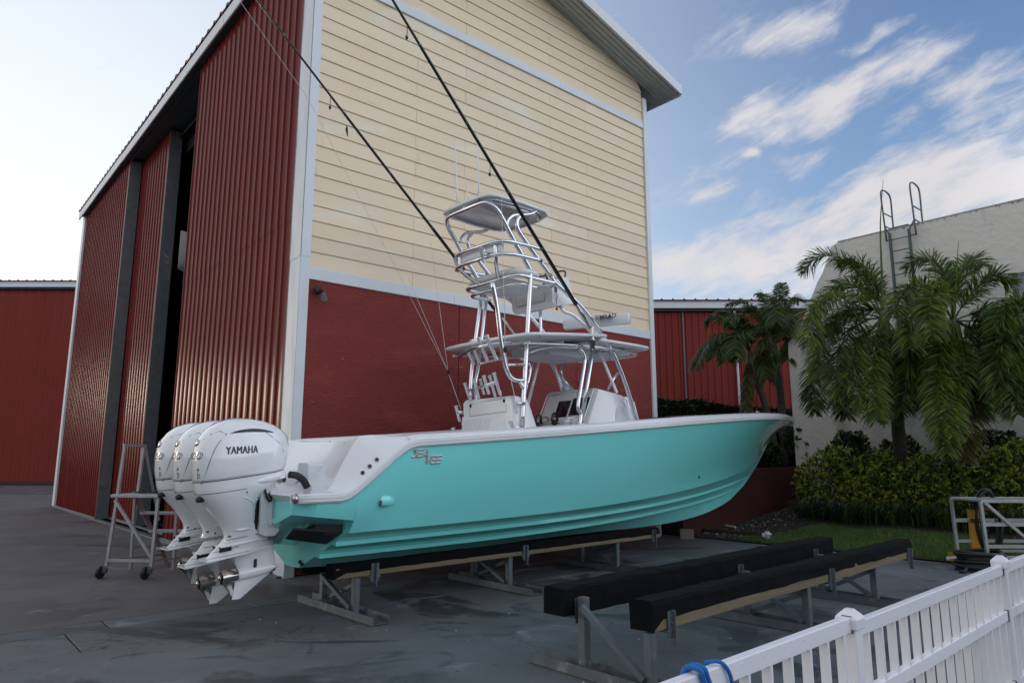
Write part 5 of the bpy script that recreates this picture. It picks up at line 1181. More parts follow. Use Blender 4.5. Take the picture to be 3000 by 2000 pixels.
# ------------------------------------------------------------------ cradles
def channel_foot(mb, p, q, w=.20, h=.085, t=.008):      # upturned steel channel lying on the ground
    p, q = np.array(p, float), np.array(q, float); d = (q-p)/np.linalg.norm(q-p); n = np.cross(Z3, d)
    mb.beam(p+Z3*.012, q+Z3*.012, w, t)
    mb.beam(p+n*w/2+Z3*(h/2+.004), q+n*w/2+Z3*(h/2+.004), t, h); mb.beam(p-n*w/2+Z3*(h/2+.004), q-n*w/2+Z3*(h/2+.004), t, h)
def cradle(label, group, org, ang, stands, bunks):
    A, Bn = az(ang), az(ang+90)
    P = lambda s, w, z: np.array(org)+A*s+Bn*w+Z3*z
    t = thing('boat_cradle', label, 'boat cradle', P(stands[1][0], (stands[1][1]+stands[1][2])/2, 0), group)
    for s, wl, wr, f0, f1, zl, zr, x in stands:
        m = MB(); channel_foot(m, P(s, f0, 0), P(s, f1, 0)); build('foot_channel', m, 'galvanised', t)
        for w, zt in ((wl, zl), (wr, zr)):
            m = MB(); m.bbox(P(s, w, (zt+.012)/2+.006), (zt-.012, .075, .075), (Z3, A, Bn), .006); build('post', m, 'galvanised', t)
            m = MB(); m.box(P(s, w, .026), (.09, .09, .02), (A, Bn, Z3)); build('weld_plate', m, 'rust', t)
        for k in x:
            m = MB()
            if k > 0: m.beam(P(s-.045, wl+.02, zl-.06), P(s-.045, wr-.03, .10), .045, .045, A)
            else: m.beam(P(s+.045, wl+.03, .10), P(s+.045, wr-.02, zr-.06), .045, .045, A)
            build('diagonal_brace', m, 'galvanised', t)
    for w, s0, s1, zb, wid, wz, brk, sgn in bunks:
        m = MB(); L_ = s1-s0; n = 40; R = []
        for i in range(n+1):
            s = s0+L_*i/n; k = .0036; hb = wid/2
            if sgn == 0: pts = [(-hb, 0), (-hb, wz-.02), (-hb+.02, wz), (hb-.02, wz), (hb, wz-.02), (hb, 0)]
            else: pts = [(-hb, -.0), (-hb, wz-.03), (-hb+.03, wz), (hb-.03, wz), (hb, wz-.03), (hb, wz*.36 if i > 0 else 0)]
            R.append([P(s+(rng.normal(0, .008) if i in (0, n) else 0), a+rng.normal(0, k), zb+b+rng.normal(0, k)) for a, b in pts])
        m.loft(R); e = build('bunk_carpet', m, 'bunk_carpet', t)
        m = MB(); m.bbox(P((s0+s1)/2+.02, w*0, zb+wz*.5), (L_-.05, wid-.03, wz-.03), (A, Bn, Z3), .004)
        m = MB(); m.bbox(P((s0+s1)/2+(.035 if sgn else 0), 0, zb+(.055 if sgn else .04)), (L_-(.0 if sgn else .10), wid-.012 if sgn else wid-.03, .115 if sgn else .09), (A, Bn, Z3), .004); e2_ = build('bunk_timber', m, 'wood', t)
        for o in (e, e2_):
            o.location = tuple(Bn*w)
        for s in brk:
            m = MB(); hb = wid/2+.006
            m.box(P(s, w+hb, zb+.03), (.10, .010, .20), (A, Bn, Z3)); m.box(P(s, w+hb+.018, zb-.0), (.010, .045, .26), (A, Bn, Z3))
            m.box(P(s, w, zb-.016), (.14, wid+.03, .02), (A, Bn, Z3)); 
            for z in (.05, .10): m.lathe(P(s, w+hb+.005, zb+z-.01), Bn, [(0, .016), (.012, .014), (.014, .004)], 7)
            build('bunk_bracket', m, 'galvanised', t)
    return t
cradle('galvanised boat cradle with black carpeted bunks carrying the turquoise boat', 'galvanised boat cradles', T0, 47,
       [(.36, -.14, .60, -.60, 1.15, .43, .42, (1, -1)), (2.72, -.14, .60, -.60, 1.15, .46, .45, (1, -1)), (5.05, -.14, .60, -.60, 1.10, .48, .48, (1, -1))],
       [(.60, .03, 6.12, .44, .17, .155, (.55, 2.95, 5.95), 1), (-.14, .03, 6.0, .41, .15, .13, (.5, 3.0), 0)])
_A, _B = az(46.8), az(136.8)
ORG2 = np.array([.60, 6.0, 0])
cradle('empty galvanised boat cradle with black carpeted bunks beside the white fence', 'galvanised boat cradles', ORG2, 46.8,
       [(.0, 0., .66, -.55, 1.1, .60, .43, (1,)), (2.72, 0., .66, -.6, 1.05, .52, .44, (1, -1)), (4.65, 0., .64, -.65, 1.05, .52, .46, (1, -1))],
       [(.60, -.02, 5.9, .445, .21, .225, (.22, 3.25, 5.75), 1), (-.20, -.15, 5.28, .455, .23, .225, (.03, 2.75, 4.7), 0)])

# ------------------------------------------------------------------ white picket fence
FD = .75
F1 = onz(2487, 1775, 1.0); F2 = onz(2927, 1622, 1.0)
fa = (F2-F1)*np.array([1, 1, 0]); FL = np.linalg.norm(fa); fa /= FL; fn_ = np.array([fa[1], -fa[0], 0.])   # towards the camera
fence = thing('picket_fence', 'white vinyl picket fence with capped posts in the right foreground', 'fence', F1*np.array([1, 1, 0]))
def FP(s, n, z): return F1*np.array([1, 1, 0])+fa*s+fn_*n+Z3*z
def post(s):
    m = MB(); m.bbox(FP(s, 0, .45), (.90, .082, .082), (Z3, fa, fn_), .004); o = build('post', m, 'fence_vinyl', fence)
    m = MB(); q = lambda h: [FP(s+a*h, b*h, 0) for a, b in ((-1, -1), (1, -1), (1, 1), (-1, 1))]
    m.loft([[p+Z3*z for p in q(h)] for h, z in ((.047, .895), (.052, .90), (.054, .945), (.050, .955), (.040, .967), (.022, .985), (.018, .99))]); build('post_cap', m, 'fence_vinyl', o)
RT = [.955, .615, .10]
for s in (-FL, 0, FL, 2*FL): post(s)
for i in range(3):
    s0 = (i-1)*FL; dz = .0 if i == 0 else -.035
    for z in RT:
        m = MB(); m.bbox(FP(s0+FL/2, .0, z-.036+dz), (FL-.06, .046, .076), (fa, fn_, Z3), .005)
        for k in range(15):
            if z > .3: m.lathe(FP(s0+.14+k*(FL-.16)/15, .023, z-.02+dz), fn_, [(0, .0045), (.0025, .0035), (.003, .001)], 6)
        build('rail', m, 'fence_vinyl', fence)
        m = MB(); m.box(FP(s0+FL-.046, .004, z-.034+dz), (.004, .052, .082), (fa, fn_, Z3)); build('rail_gap', m, 'groove', fence)
    for k in range(15):
        s = s0+.17+k*(FL-.30)/14
        m = MB(); m.bbox(FP(s, 0, .49+dz), (.90, .020, .044), (Z3, fa, fn_), .002)
        build('picket', m, 'fence_vinyl', fence)
# blue rope over the top rail
rp = MB(); sR = ((onz(2125, 1975, .96)-F1) @ fa)
for o in (-.045, -.018): 
    rp.tube(smooth_path([FP(sR+o+.08, .034, .80), FP(sR+o, .036, .93), FP(sR+o-.02, .03, .975), FP(sR+o-.03, -.02, .975), FP(sR+o-.03, -.04, .92), FP(sR+o+.02, -.042, .84)], 5), .011, 8)
rp.tube(smooth_path([FP(sR+.06, -.03, .965), FP(sR+.09, .02, .972), FP(sR+.13, .036, .93), FP(sR+.16, .036, .84)], 5), .008, 7)
single('rope', rp, 'blue_rope', 'blue rope looped over the top rail of the white fence', 'rope', smooth=True)

# ------------------------------------------------------------------ rolling steps
def rolling_steps(label, org, yaw, wdt, hp, nstep, rails, hr=.76):
    a = math.radians(yaw); X = np.array([math.cos(a), math.sin(a), 0]); Y = np.array([-math.sin(a), math.cos(a), 0])
    P = lambda x, y, z: np.array(org)+X*x+Y*y+Z3*z
    t = thing('rolling_steps', label, 'rolling steps', P(wdt/2, .6, 0), 'aluminium rolling steps')
    h = wdt; k = .04
    def bar(nm, p, q, w=k, hh=k, up=Z3):
        m = MB(); m.beam(p, q, w, hh, up); build(nm, m, 'aluminium_dull', t)
    for x in (0, h):
        bar('leg', P(x, 0, .15), P(x+(.05 if x == 0 else .0), .03, hp), up=Y); 
        bar('rear_leg', P(x+.02, .55, .05), P(x+.02, .50, hp), up=Y)
        bar('stringer', P(x, 1.55, .02), P(x+.02, .48, hp), .03, .08, Y)
        bar('base_rail', P(x, .02, .26), P(x, 1.45, .15), .025, .03)
    bar('base_rail', P(0, 0, .26), P(h, 0, .26)); bar('diagonal_brace', P(.04, .0, hp-.06), P(h-.02, 0, .32), up=Y)
    m = MB(); m.bbox(P(h/2, .25, hp), (h+.06, .54, .05), (X, Y, Z3), .008); build('platform', m, 'aluminium_dull', t)
    for i in range(nstep):
        f = (i+1)/(nstep+.9); m = MB(); m.bbox(P(h/2, .50+1.02*f, hp*(1-f)), (h-.02, .17, .045), (X, Y, Z3), .006); build('step', m, 'aluminium_dull', t)
    for x in rails:
        bar('handrail', P(x+.05, .03, hp), P(x+.09, .03, hp+hr), up=Y); bar('handrail', P(x+.06, .50, hp), P(x+.09, .50, hp+hr), up=Y)
        bar('handrail', P(x+.09, 0, hp+hr), P(x+.09, .55, hp+hr)); bar('handrail', P(x+.09, .53, hp+hr), P(x+.05, 1.15, hp*.62), .03, .03, Y)
    for x in (0, h):
        m = MB(); m.lathe(P(x-.10, -.02, .09), X, [(0, .085), (.01, .09), (.04, .09), (.05, .085)], 18); m.lathe(P(x-.105, -.02, .09), X, [(0, .03), (.06, .03)], 10); w_ = build('wheel', m, 'black_rubber', t, auto=40)
        m = MB(); m.box(P(x-.02, 0, .13), (.06, .05, .10), (X, Y, Z3)); build('fork', m, 'galvanised', t)
    return t, P
mat('aluminium_dull', (.50, .52, .52), .45, .6, col2=(.36, .38, .38), nscale=9, detail=7, bump=.1, bscale=40)
st1, PP = rolling_steps('grey aluminium rolling steps with platform and handrail behind the outboards', (-6.02, 10.55, 0), -5, .70, 1.19, 3, (0,))
for i, (x, y) in enumerate(((.30, .22), (.56, .20))):      # a pair of flip-flops on the platform
    m = MB(); c = PP(x, y, 1.225); a = np.array([1, .25*(i-.5), 0]); a /= np.linalg.norm(a); n = np.cross(Z3, a)
    out_ = [c+a*(.14*math.cos(q))+n*(.048*math.sin(q)*(1+.15*math.cos(q))) for q in np.linspace(0, 2*math.pi, 17)[:-1]]
    m.prism(out_, Z3*.022); m.tube(smooth_path([c+a*-.01+n*.045+Z3*.02, c+a*.0+n*.03+Z3*.06, c+a*.07+Z3*.05, c+a*.0-n*.03+Z3*.06, c+a*-.01-n*.045+Z3*.02], 5), .009, 6)
    single('flip_flop', m, 'black_rubber', ('black flip-flop on the left of the step platform', 'black flip-flop on the right of the step platform, nearer the outboards')[i], 'sandal', 'flip-flops on the platform', auto=40)
# second set of steps at the right edge: only its near frame is in the picture
Yf = 11.3; a0 = at(2890, 1663, Yf)
def RF(du, v, dy=0): p = at(2868+du, v, Yf); return p
rs = thing('rolling_steps', 'silver aluminium rolling steps behind the fence at the right edge', 'rolling steps', (a0[0]+.6, Yf+.3, 0), 'aluminium rolling steps')
x0 = at(2876, 1500, Yf)[0]; zt = at(2870, 1467, Yf)[2]
def bar2(nm, p, q, w=.045, h=.045): 
    m = MB(); m.beam(p, q, w, h, np.array([0, 1., 0])); build(nm, m, 'aluminium_dull', rs)
for x in (x0, x0+1.25):
    for y in (Yf, Yf+.75): bar2('leg', (x+.02, y, .14), (x, y, zt))
for z, w in ((zt, .05), (zt*.66, .06), (zt*.34, .05), (.2, .04)):
    for y in (Yf, Yf+.75): bar2('cross_rail', (x0, y, z), (x0+1.25, y, z), w, .04)
bar2('diagonal_brace', (x0+.05, Yf-.03, zt-.03), (x0+.95, Yf-.03, .2)); 
for x in (x0, x0+1.25):
    for y in (Yf, Yf+.75): m = MB(); m.lathe((x-.02, y, .08), (1, 0, 0), [(0, .075), (.01, .08), (.04, .08), (.05, .075)], 14); build('wheel', m, 'black_rubber', rs, auto=40)
m = MB(); m.bbox((x0+.62, Yf+.37, zt+.0), (1.2, .70, .03), None, .005); build('platform', m, 'aluminium_dull', rs)
# yellow hose stand, its hose and a coiled hose on the ground
c = onz(2845, 1645, 0); c = np.array([7.62, 12.05, 0])
hs_ = thing('hose_stand', 'yellow steel hose stand at the edge of the lawn', 'stand', c)
zt_ = at(2850, 1492, 12.05)[2]; xa = at(2850, 1492, 12.05)[0]; xb = at(2862, 1620, 12.05)[0]
m = MB(); m.beam((xb, 12.05, .10), (xa, 12.05, zt_), .17, .05, np.array([0, 1., 0])); build('post', m, 'yellow_paint', hs_)
m = MB(); m.bbox((xb-.12, 11.95, .09), (.62, .42, .17), None, .02); build('base', m, 'yellow_paint', hs_)
m = MB(); m.tube([(xb+.22, 12.05, .9), (xb+.34, 12.05, zt_+.0)], .022); build('hook', m, 'yellow_paint', hs_)
m = MB()
for z in (zt_*.78, zt_*.82): m.tube([(xa-.10, 11.98, z), (xa+.1, 11.98, z)], .012)
build('strap', m, 'black_rubber', hs_)
m = MB()
for k in range(9):
    rx, rz = .19+.035*rng.random(), .50+.06*rng.random(); cx = xb+.26+.02*rng.normal(); cy = 12.0+.012*k
    m.tube([(cx+rx*math.cos(q)*(1 if math.cos(q) < 0 else .8), cy+.02*math.sin(3*q), .68+rz*math.sin(q)) for q in np.linspace(0, 2*math.pi, 29)[:-1]], .018, 6, closed=True)
single('hose', m, 'black_rubber', 'black hose hanging in loops on the yellow stand', 'hose', smooth=True)
m = MB(); cc = np.array([7.42, 11.25, 0])
for k in range(14):
    r = .33+.05*rng.normal(0, .5); zz = .03+.022*k*.9
    m.tube([(cc[0]+r*math.cos(q), cc[1]+r*.8*math.sin(q), zz+.012*math.sin(2*q+k)) for q in np.linspace(0, 2*math.pi, 33)[:-1]], .026, 6, closed=True)
m.tube(smooth_path([cc+(-.35, -.2, .1), cc+(-.45, -.3, .04), cc+(-.5, -.25, .03)], 4), .024)
single('hose', m, 'black_rubber', 'thick black hose coiled flat on the concrete by the yellow stand', 'hose', smooth=True)
m = MB(); m.tube([cc+(-.10, .62, .10), cc+(.02, .64, .11)], .026, 10); m.lathe(cc+(-.11, .62, .10), (-1, 0, 0), [(0, .034), (.03, .034), (.035, .02)], 10); single('pipe_fitting', m, 'pvc', 'white pipe end poking out beside the yellow stand', 'pipe')

# ------------------------------------------------------------------ garden edge objects
def gpt(u, v): 
    P = onz(u, v, .1)
    for _ in range(6):
        q = toK(P); P = onz(u, v, gz(*q) if q[0] > GU else 0)
    return P
m = MB(); c = onz(2013, 1578, 0); m.bbox(c+Z3*.105, (.29, .20, .205), (az(100), az(10), Z3), .006); single('concrete_block', m, 'block', 'grey concrete block at the end of the dark timber edging', 'block')
m = MB(); a_, b_ = onz(1985, 1560, .0), onz(2272, 1580, .0); m.bbox((a_+b_)/2+Z3*.07, (np.linalg.norm(b_-a_), .14, .15), ((b_-a_)/np.linalg.norm(b_-a_), np.cross(Z3, (b_-a_)/np.linalg.norm(b_-a_)), Z3), .02); single('timber_edging', m, 'timber_dark', 'dark rotting timber laid along the edge of the lawn', 'timber')
m = MB(); a_, b_ = gpt(2072, 1538), gpt(2155, 1549); m.tube([a_+Z3*.09, b_+Z3*.04], .025, 10); m.bbox(a_+Z3*.08, (.20, .14, .12), None, .02); single('pipe', m, 'pvc', 'white plastic pipe with a fitting lying on the gravel', 'pipe')
m = MB(); a_ = gpt(2249, 1580); m.lathe(a_, Z3, [(0, .05), (.10, .05), (.105, .09), (.13, .09), (.135, .05), (.17, .045)], 12); m.lathe(a_+(-.05, 0, .09), (-1, .2, 0), [(0, .05), (.06, .05)], 10); single('pipe_fitting', m, 'pvc', 'white plastic pipe fitting standing on the lawn edge by the black bunk', 'pipe')
for i, (u, v, r, lab) in enumerate(((2195, 1516, .22, 'flat tan stone nearest the lawn, below the white pipe'), (2250, 1512, .26, 'largest flat tan stone between the gravel and the lawn'), (2235, 1532, .24, 'flat tan stone touching the lawn corner'), (2190, 1533, .18, 'small tan stone right of the white pipe'), (2262, 1480, .25, 'pale stone against the foot of the dark red garden wall'), (2300, 1462, .2, 'pale stone highest up beside the garden wall end'), (2140, 1502, .13, 'small white stone on the gravel under the hull'))):
    m = MB(); c = gpt(u, v); R = []
    for t in np.linspace(.1, math.pi-.1, 6): R.append([c+np.array([math.sin(t)*math.cos(q)*r*(1+.25*mnoise.noise((q*1.3, t, i*3.1))), math.sin(t)*math.sin(q)*r*.7, math.cos(t)*r*.38+r*.18]) for q in np.linspace(0, 2*math.pi, 11)[:-1]])
    m.loft(R); single('stone', m, 'stone', lab, 'stone', 'stones along the garden wall', auto=50)
m = MB()
for k in range(800):
    u, v = rng.uniform(9.3, 14.2), rng.uniform(-2.4, -.75)
    if rng.random() < max(0, (-v-1.4)*.9): continue
    c = K(u, v, gz(u, v)+.005); s = rng.uniform(.012, .035); q = rng.uniform(0, 6.28)
    m.add([c+np.array([s*math.cos(q), s*math.sin(q), 0]), c+np.array([s*math.cos(q+2.1), s*math.sin(q+2.1), .01]), c+np.array([s*math.cos(q+4.2), s*math.sin(q+4.2), 0]), c+Z3*s*.8], [(0, 1, 3), (1, 2, 3), (2, 0, 3)], int(rng.random() < .82))
single('gravel', m, ['shell', 'stone'], 'pale shell gravel along the foot of the garden wall', 'gravel', kind='stuff')
m = MB()
for k in range(700):
    u, v = rng.uniform(11.4, 14.4), rng.uniform(-8, -1)
    c = K(u, v, gz(u, v)+.006); s = rng.uniform(.01, .03); q = rng.uniform(0, 6.28)
    m.add([c+np.array([s*math.cos(q), s*math.sin(q), 0]), c+np.array([s*math.cos(q+2.1), s*math.sin(q+2.1), .01]), c+np.array([s*math.cos(q+4.2), s*math.sin(q+4.2), .004])], [(0, 1, 2)], int(rng.random() < .12))
single('mulch', m, ['timber_dark', 'shell'], 'dark mulch chips scattered under the shrubs', 'mulch', kind='stuff')
m = MB()
for k in range(110):
    q = rng.uniform(0, 6.28); c = np.array([rng.uniform(-3, 6), rng.uniform(4.5, 13), .008]); s = rng.uniform(.004, .014)
    if toK(c)[0] > 9: continue
    m.add([c+np.array([s*math.cos(q+a), s*math.sin(q+a), .0]) for a in (0, 2, 4)]+[c+Z3*s], [(0, 1, 3), (1, 2, 3), (2, 0, 3)], int(rng.random() < .4))
single('litter', m, ['shell', 'timber_dark'], 'tiny white chips and leaf bits on the concrete', 'litter', kind='stuff')

# ------------------------------------------------------------------ planting
def lawn_in(u, v):
    e = 11.9+.16*(v+2)+.25*math.sin(v*.9)+.3*mnoise.noise((u, v, 1.)); s = -1.9-.25*(u-9.2)
    return GU+.05 < u < e and v < s
m = MB(); n_ = 0
while n_ < 26000:
    u, v = rng.uniform(GU, 12.6), rng.uniform(-9.5, -1.2)
    if not lawn_in(u, v): n_ += .2; continue
    n_ += 1; c = K(u, v, gz(u, v)-.01); q = rng.uniform(0, 6.28); h = rng.uniform(.05, .12); w = .007; l = rng.normal(0, .03, 2)
    d = np.array([math.cos(q), math.sin(q), 0])*w
    m.add([c-d, c+d, c+np.array([l[0], l[1], h])], [(0, 1, 2)])
single('grass', m, 'blade', 'short green lawn sloping up from the concrete to the shrubs', 'grass', kind='stuff')
lm = MB(); NU, NV = 24, 60; V = []
us2 = np.linspace(GU+.02, 12.7, NU); vs2 = np.linspace(-14, -1.4, NV); F = []
for i in range(NU-1):
    for j in range(NV-1):
        if lawn_in(us2[i], vs2[j]) or vs2[j] < -9 and us2[i] < 10.6: F.append((i*NV+j, (i+1)*NV+j, (i+1)*NV+j+1, i*NV+j+1))
lm.add([K(u, v, gz(u, v)+.006) for u in us2 for v in vs2], F); struct('lawn', lm, 'grass', smooth=True)

def leafy(mb, c, r, n, size, mats_n, shell=.55, flat=.0, clump=None, up=.4):
    """leaves scattered through an ellipsoid, denser near its surface, in small tufts"""
    c = np.array(c, float); r = np.array(r, float); k = 0
    while k < n:
        d = rng.normal(0, 1, 3); d /= np.linalg.norm(d); rad = shell+(1-shell)*rng.random()**.6
        bumpy = 1+.22*mnoise.noise(tuple(d*2.3+c))+.10*mnoise.noise(tuple(d*6+c))
        p = c+d*r*rad*bumpy
        mi = 0
        if len(mats_n) > 1: mi = rng.choice(len(mats_n), p=mats_n)
        for t in range(5):
            a = d*.7+rng.normal(0, .6, 3)+Z3*up; a /= np.linalg.norm(a); s = np.cross(a, rng.normal(0, 1, 3)); s /= np.linalg.norm(s)+1e-6
            L_ = size*rng.uniform(.7, 1.3); w = L_*.26; nrm = np.cross(a, s)
            q = p+rng.normal(0, size*.15, 3)
            mb.add([q, q+a*L_*.5+s*w+nrm*w*.2, q+a*L_-nrm*w*.4, q+a*L_*.5-s*w+nrm*w*.2], [(0, 1, 2, 3)], mi); k += 1
def shrub(name, label, uv, rads, h, n, size, mats_, probs, group, cat='shrub'):
    u, v = uv; z0 = gz(u, v); base = K(u, v, z0); t = thing(name, label, cat, base, group)
    m = MB()
    for k in range(5):
        a = rng.uniform(0, 6.28); m.tube(smooth_path([base+rng.normal(0, .05, 3)*np.array([1, 1, 0]), base+np.array([.2*math.cos(a), .2*math.sin(a), h*.35]), base+np.array([.4*math.cos(a), .4*math.sin(a), h*.7])], 3), [.02, .018, .016, .014, .012, .01, .008], 5)
    build('stem', m, 'trunk', t)
    m = MB()
    for (du, dv, dz, ru, rv, rz, f) in rads: leafy(m, base+UG*du+VG*dv+Z3*dz, (ru, rv, rz), int(n*f), size, probs)
    build('foliage', m, mats_, t); return t
vs_ = 'variegated yellow and green shrubs along the white building'
Y3 = ['leaf_yellow', 'leaf_green', 'leaf_dark']
def ugu(px, d_u):   # v coordinate on the line u = d_u seen at photo column px
    d = ray(px, 1342); lo = -14; best = min(np.linspace(-13, 0, 900), key=lambda v: abs((K(d_u, v)[0]/K(d_u, v)[1])-(px-1500)/2029)); return best
for px, lab, f in ((2415, 'variegated yellow-green shrub at the left end of the row, by the garden wall', 1.0), (2560, 'variegated shrub below the drooping fronds of the first big palm', .92), (2700, 'variegated shrub in front of the long hanging golden fronds', .92), (2840, 'variegated shrub fourth along the row, behind the yellow hose stand', 1.0), (2985, 'variegated shrub cut by the right edge of the picture', 1.1)):
    v = ugu(px, 13.3)
    shrub('variegated_shrub', lab, (13.3, v), [(0, 0, .80*f, .55, .66, .82*f, .7), (-.15, .3, .62*f, .45, .5, .6*f, .3), (.1, -.3, 1.1*f, .45, .5, .55*f, .3)], 1.5*f, 6000, .066, Y3, [.40, .36, .24], vs_)
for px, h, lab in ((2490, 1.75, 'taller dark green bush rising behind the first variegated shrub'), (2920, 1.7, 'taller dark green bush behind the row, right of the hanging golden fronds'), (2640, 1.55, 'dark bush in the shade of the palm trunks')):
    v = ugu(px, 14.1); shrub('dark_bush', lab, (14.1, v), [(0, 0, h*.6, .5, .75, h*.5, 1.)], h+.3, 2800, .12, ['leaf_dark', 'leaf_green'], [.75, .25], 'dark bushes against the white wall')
def tuft(name, label, base, n, h, spread, mats_, probs, group):
    m = MB()
    for k in range(n):
        a = rng.uniform(0, 6.28); r0 = abs(rng.normal(0, spread*.5)); b = base+np.array([math.cos(a)*r0, math.sin(a)*r0, 0]); L_ = h*rng.uniform(.45, 1.25)
        o = np.array([math.cos(a), math.sin(a), 0]); s = np.array([-o[1], o[0], 0])*.009; q = rng.uniform(.3, 1.5)
        P = [b, b+Z3*L_*.55+o*L_*.18*q, b+Z3*L_*.75+o*L_*.5*q, b+Z3*L_*.58+o*L_*.85*q]
        mi = rng.choice(len(mats_), p=probs)
        m.add([P[0]-s, P[0]+s, P[1]-s, P[1]+s, P[2]-s*.8, P[2]+s*.8, P[3]], [(0, 1, 3, 2), (2, 3, 5, 4), (4, 5, 6)], mi)
    return single(name, m, mats_, label, 'grass clump', group, org=base)
for i, px in enumerate((2380, 2460, 2535, 2610, 2690, 2770, 2850, 2935)):
    u = 12.55-.1*(i % 2); v = ugu(px, u)
    lab = ['grass clump at the foot of the leftmost variegated shrub', 'second grass clump from the left under the shrubs', 'third grass clump from the left under the shrubs', 'grass clump under the tips of the drooping palm fronds', 'grass clump below the hanging golden fronds', 'grass clump left of the yellow stand, under the shrubs', 'grass clump directly behind the yellow hose stand', 'rightmost grass clump under the shrubs'][i]
    tuft('grass_clump', lab, K(u, v, gz(u, v)-.02), 420, .50, .50, ['leaf_green', 'leaf_dark', 'palm_brown'], [.22, .70, .08], 'strappy grass clumps under the shrubs')

# palms: each frond is a part, leaflets are strips on an arching midrib
def frond(mb, P, leaf, nl, plume, droop, wid=.022, mi=0, tipfade=.75, stem=.18, mix=(1.,)):
    pts = smooth_path(P, 8); n = len(pts); mb.tube(pts, [max(.020*(1-i/n*.85), .004) for i in range(n)], 5, mi=mi)
    Ls = np.cumsum([0]+[np.linalg.norm(pts[i+1]-pts[i]) for i in range(n-1)]); tot_ = Ls[-1]
    for k in range(nl):
        f = stem+(1-stem)*k/nl; s = f*tot_; i = min(int(np.searchsorted(Ls, s)), n-1); i = max(i, 1)
        r = (s-Ls[i-1])/(Ls[i]-Ls[i-1]); c = pts[i-1]*(1-r)+pts[i]*r; T = pts[i]-pts[i-1]; T /= np.linalg.norm(T)
        S = np.cross(T, Z3); S /= np.linalg.norm(S)+1e-6; U_ = np.cross(S, T)
        Lf = leaf*(.55+.45*min(1, (f-stem)*5))*(1-(1-tipfade)*f**3)*(1 if f < .9 else 1-.5*(f-.9)/.1)
        for sg in (1, -1):
            ang = rng.normal(.15, .25) if plume < .3 else rng.uniform(-.75, 1.25)
            side_ = S*sg*math.cos(ang)+U_*math.sin(ang)
            d = side_*.8+T*rng.uniform(.45, .75); d /= np.linalg.norm(d)
            L1 = Lf*rng.uniform(.8, 1.1); w = wid*rng.uniform(.8, 1.2); W_ = np.cross(d, U_+rng.normal(0, .4, 3)); W_ /= np.linalg.norm(W_)+1e-6
            p1 = c+d*L1*.4+(-Z3)*droop*L1*.10; d2 = d*.8-Z3*droop*.55; p2 = p1+d2*L1*.35; p3 = p2+(d2-Z3*droop*.7)*L1*.30
            mb.add([c-W_*w*.4, c+W_*w*.4, p1-W_*w, p1+W_*w, p2-W_*w*.8, p2+W_*w*.8, p3], [(0, 1, 3, 2), (2, 3, 5, 4), (4, 5, 6)], int(rng.choice(len(mix), p=mix)))
def trunk(mb, P, r0, r1, ringed=True):
    pts = smooth_path(P, 10); n = len(pts); mb.tube(pts, [(r0+(r1-r0)*i/n)*(1+(.06 if ringed and i % 2 else 0)) for i in range(n)], 10)
def c5(x, y): return 1900+x/1.568, 500+y/1.568
def cb5(x, y): return 2000+x/3.136, 800+y/3.136
PALMS = 'palms around the white building'
def palm(name, label, cf, crown, Yc, base, fr, r0, r1, leaf, nl, plume, droop, mats_, spear=None, wid=.022, shaft=.7):
    C_ = at(*cf(*crown), Yc); t = thing(name, label, 'palm', base, PALMS)
    m = MB(); mid = base*.45+C_*.55+np.array([.05, 0, 0]); trunk(m, [base, mid, C_-Z3*shaft*.7], r0, r1); build('trunk', m, 'trunk', t, smooth=True)
    m = MB(); m.tube([C_-Z3*shaft*.75, C_-Z3*shaft*.4, C_-Z3*.05, C_+Z3*.15], [r1*1.05, r1*1.2, r1*.9, r1*.4], 10); build('crownshaft', m, 'crownshaft', t, smooth=True)
    for q in fr:
        pts, dy, mi = q[:3]; k = len(pts)
        P = [C_]+[at(*cf(*p), Yc+dy*(i+1)/k) for i, p in enumerate(pts)]
        other = {0: 2, 1: 2, 2: 1, 3: 0}[mi]; m = MB(); frond(m, P, q[3] if len(q) > 3 else leaf, nl, plume, droop, wid, mix=(.68, .32))
        build('frond', m, [mats_[mi], mats_[other]], t)
    if spear:
        m = MB(); P = [C_]+[at(*cf(*p), Yc) for p in spear]; m.tube(smooth_path(P, 4), [.035]*5+[.028]*(4*(len(spear)-1)-4)+[.006]*4 if False else np.linspace(.035, .004, 4*len(spear)+1), 6); build('spear_leaf', m, 'palm_green', t)
    return t
M5 = ['palm_olive', 'palm_green', 'palm_dark', 'palm_brown']
b1 = K(13.9, ugu(2640, 13.9)); b1[2] = gz(13.9, ugu(2640, 13.9)); Y1 = 15.4
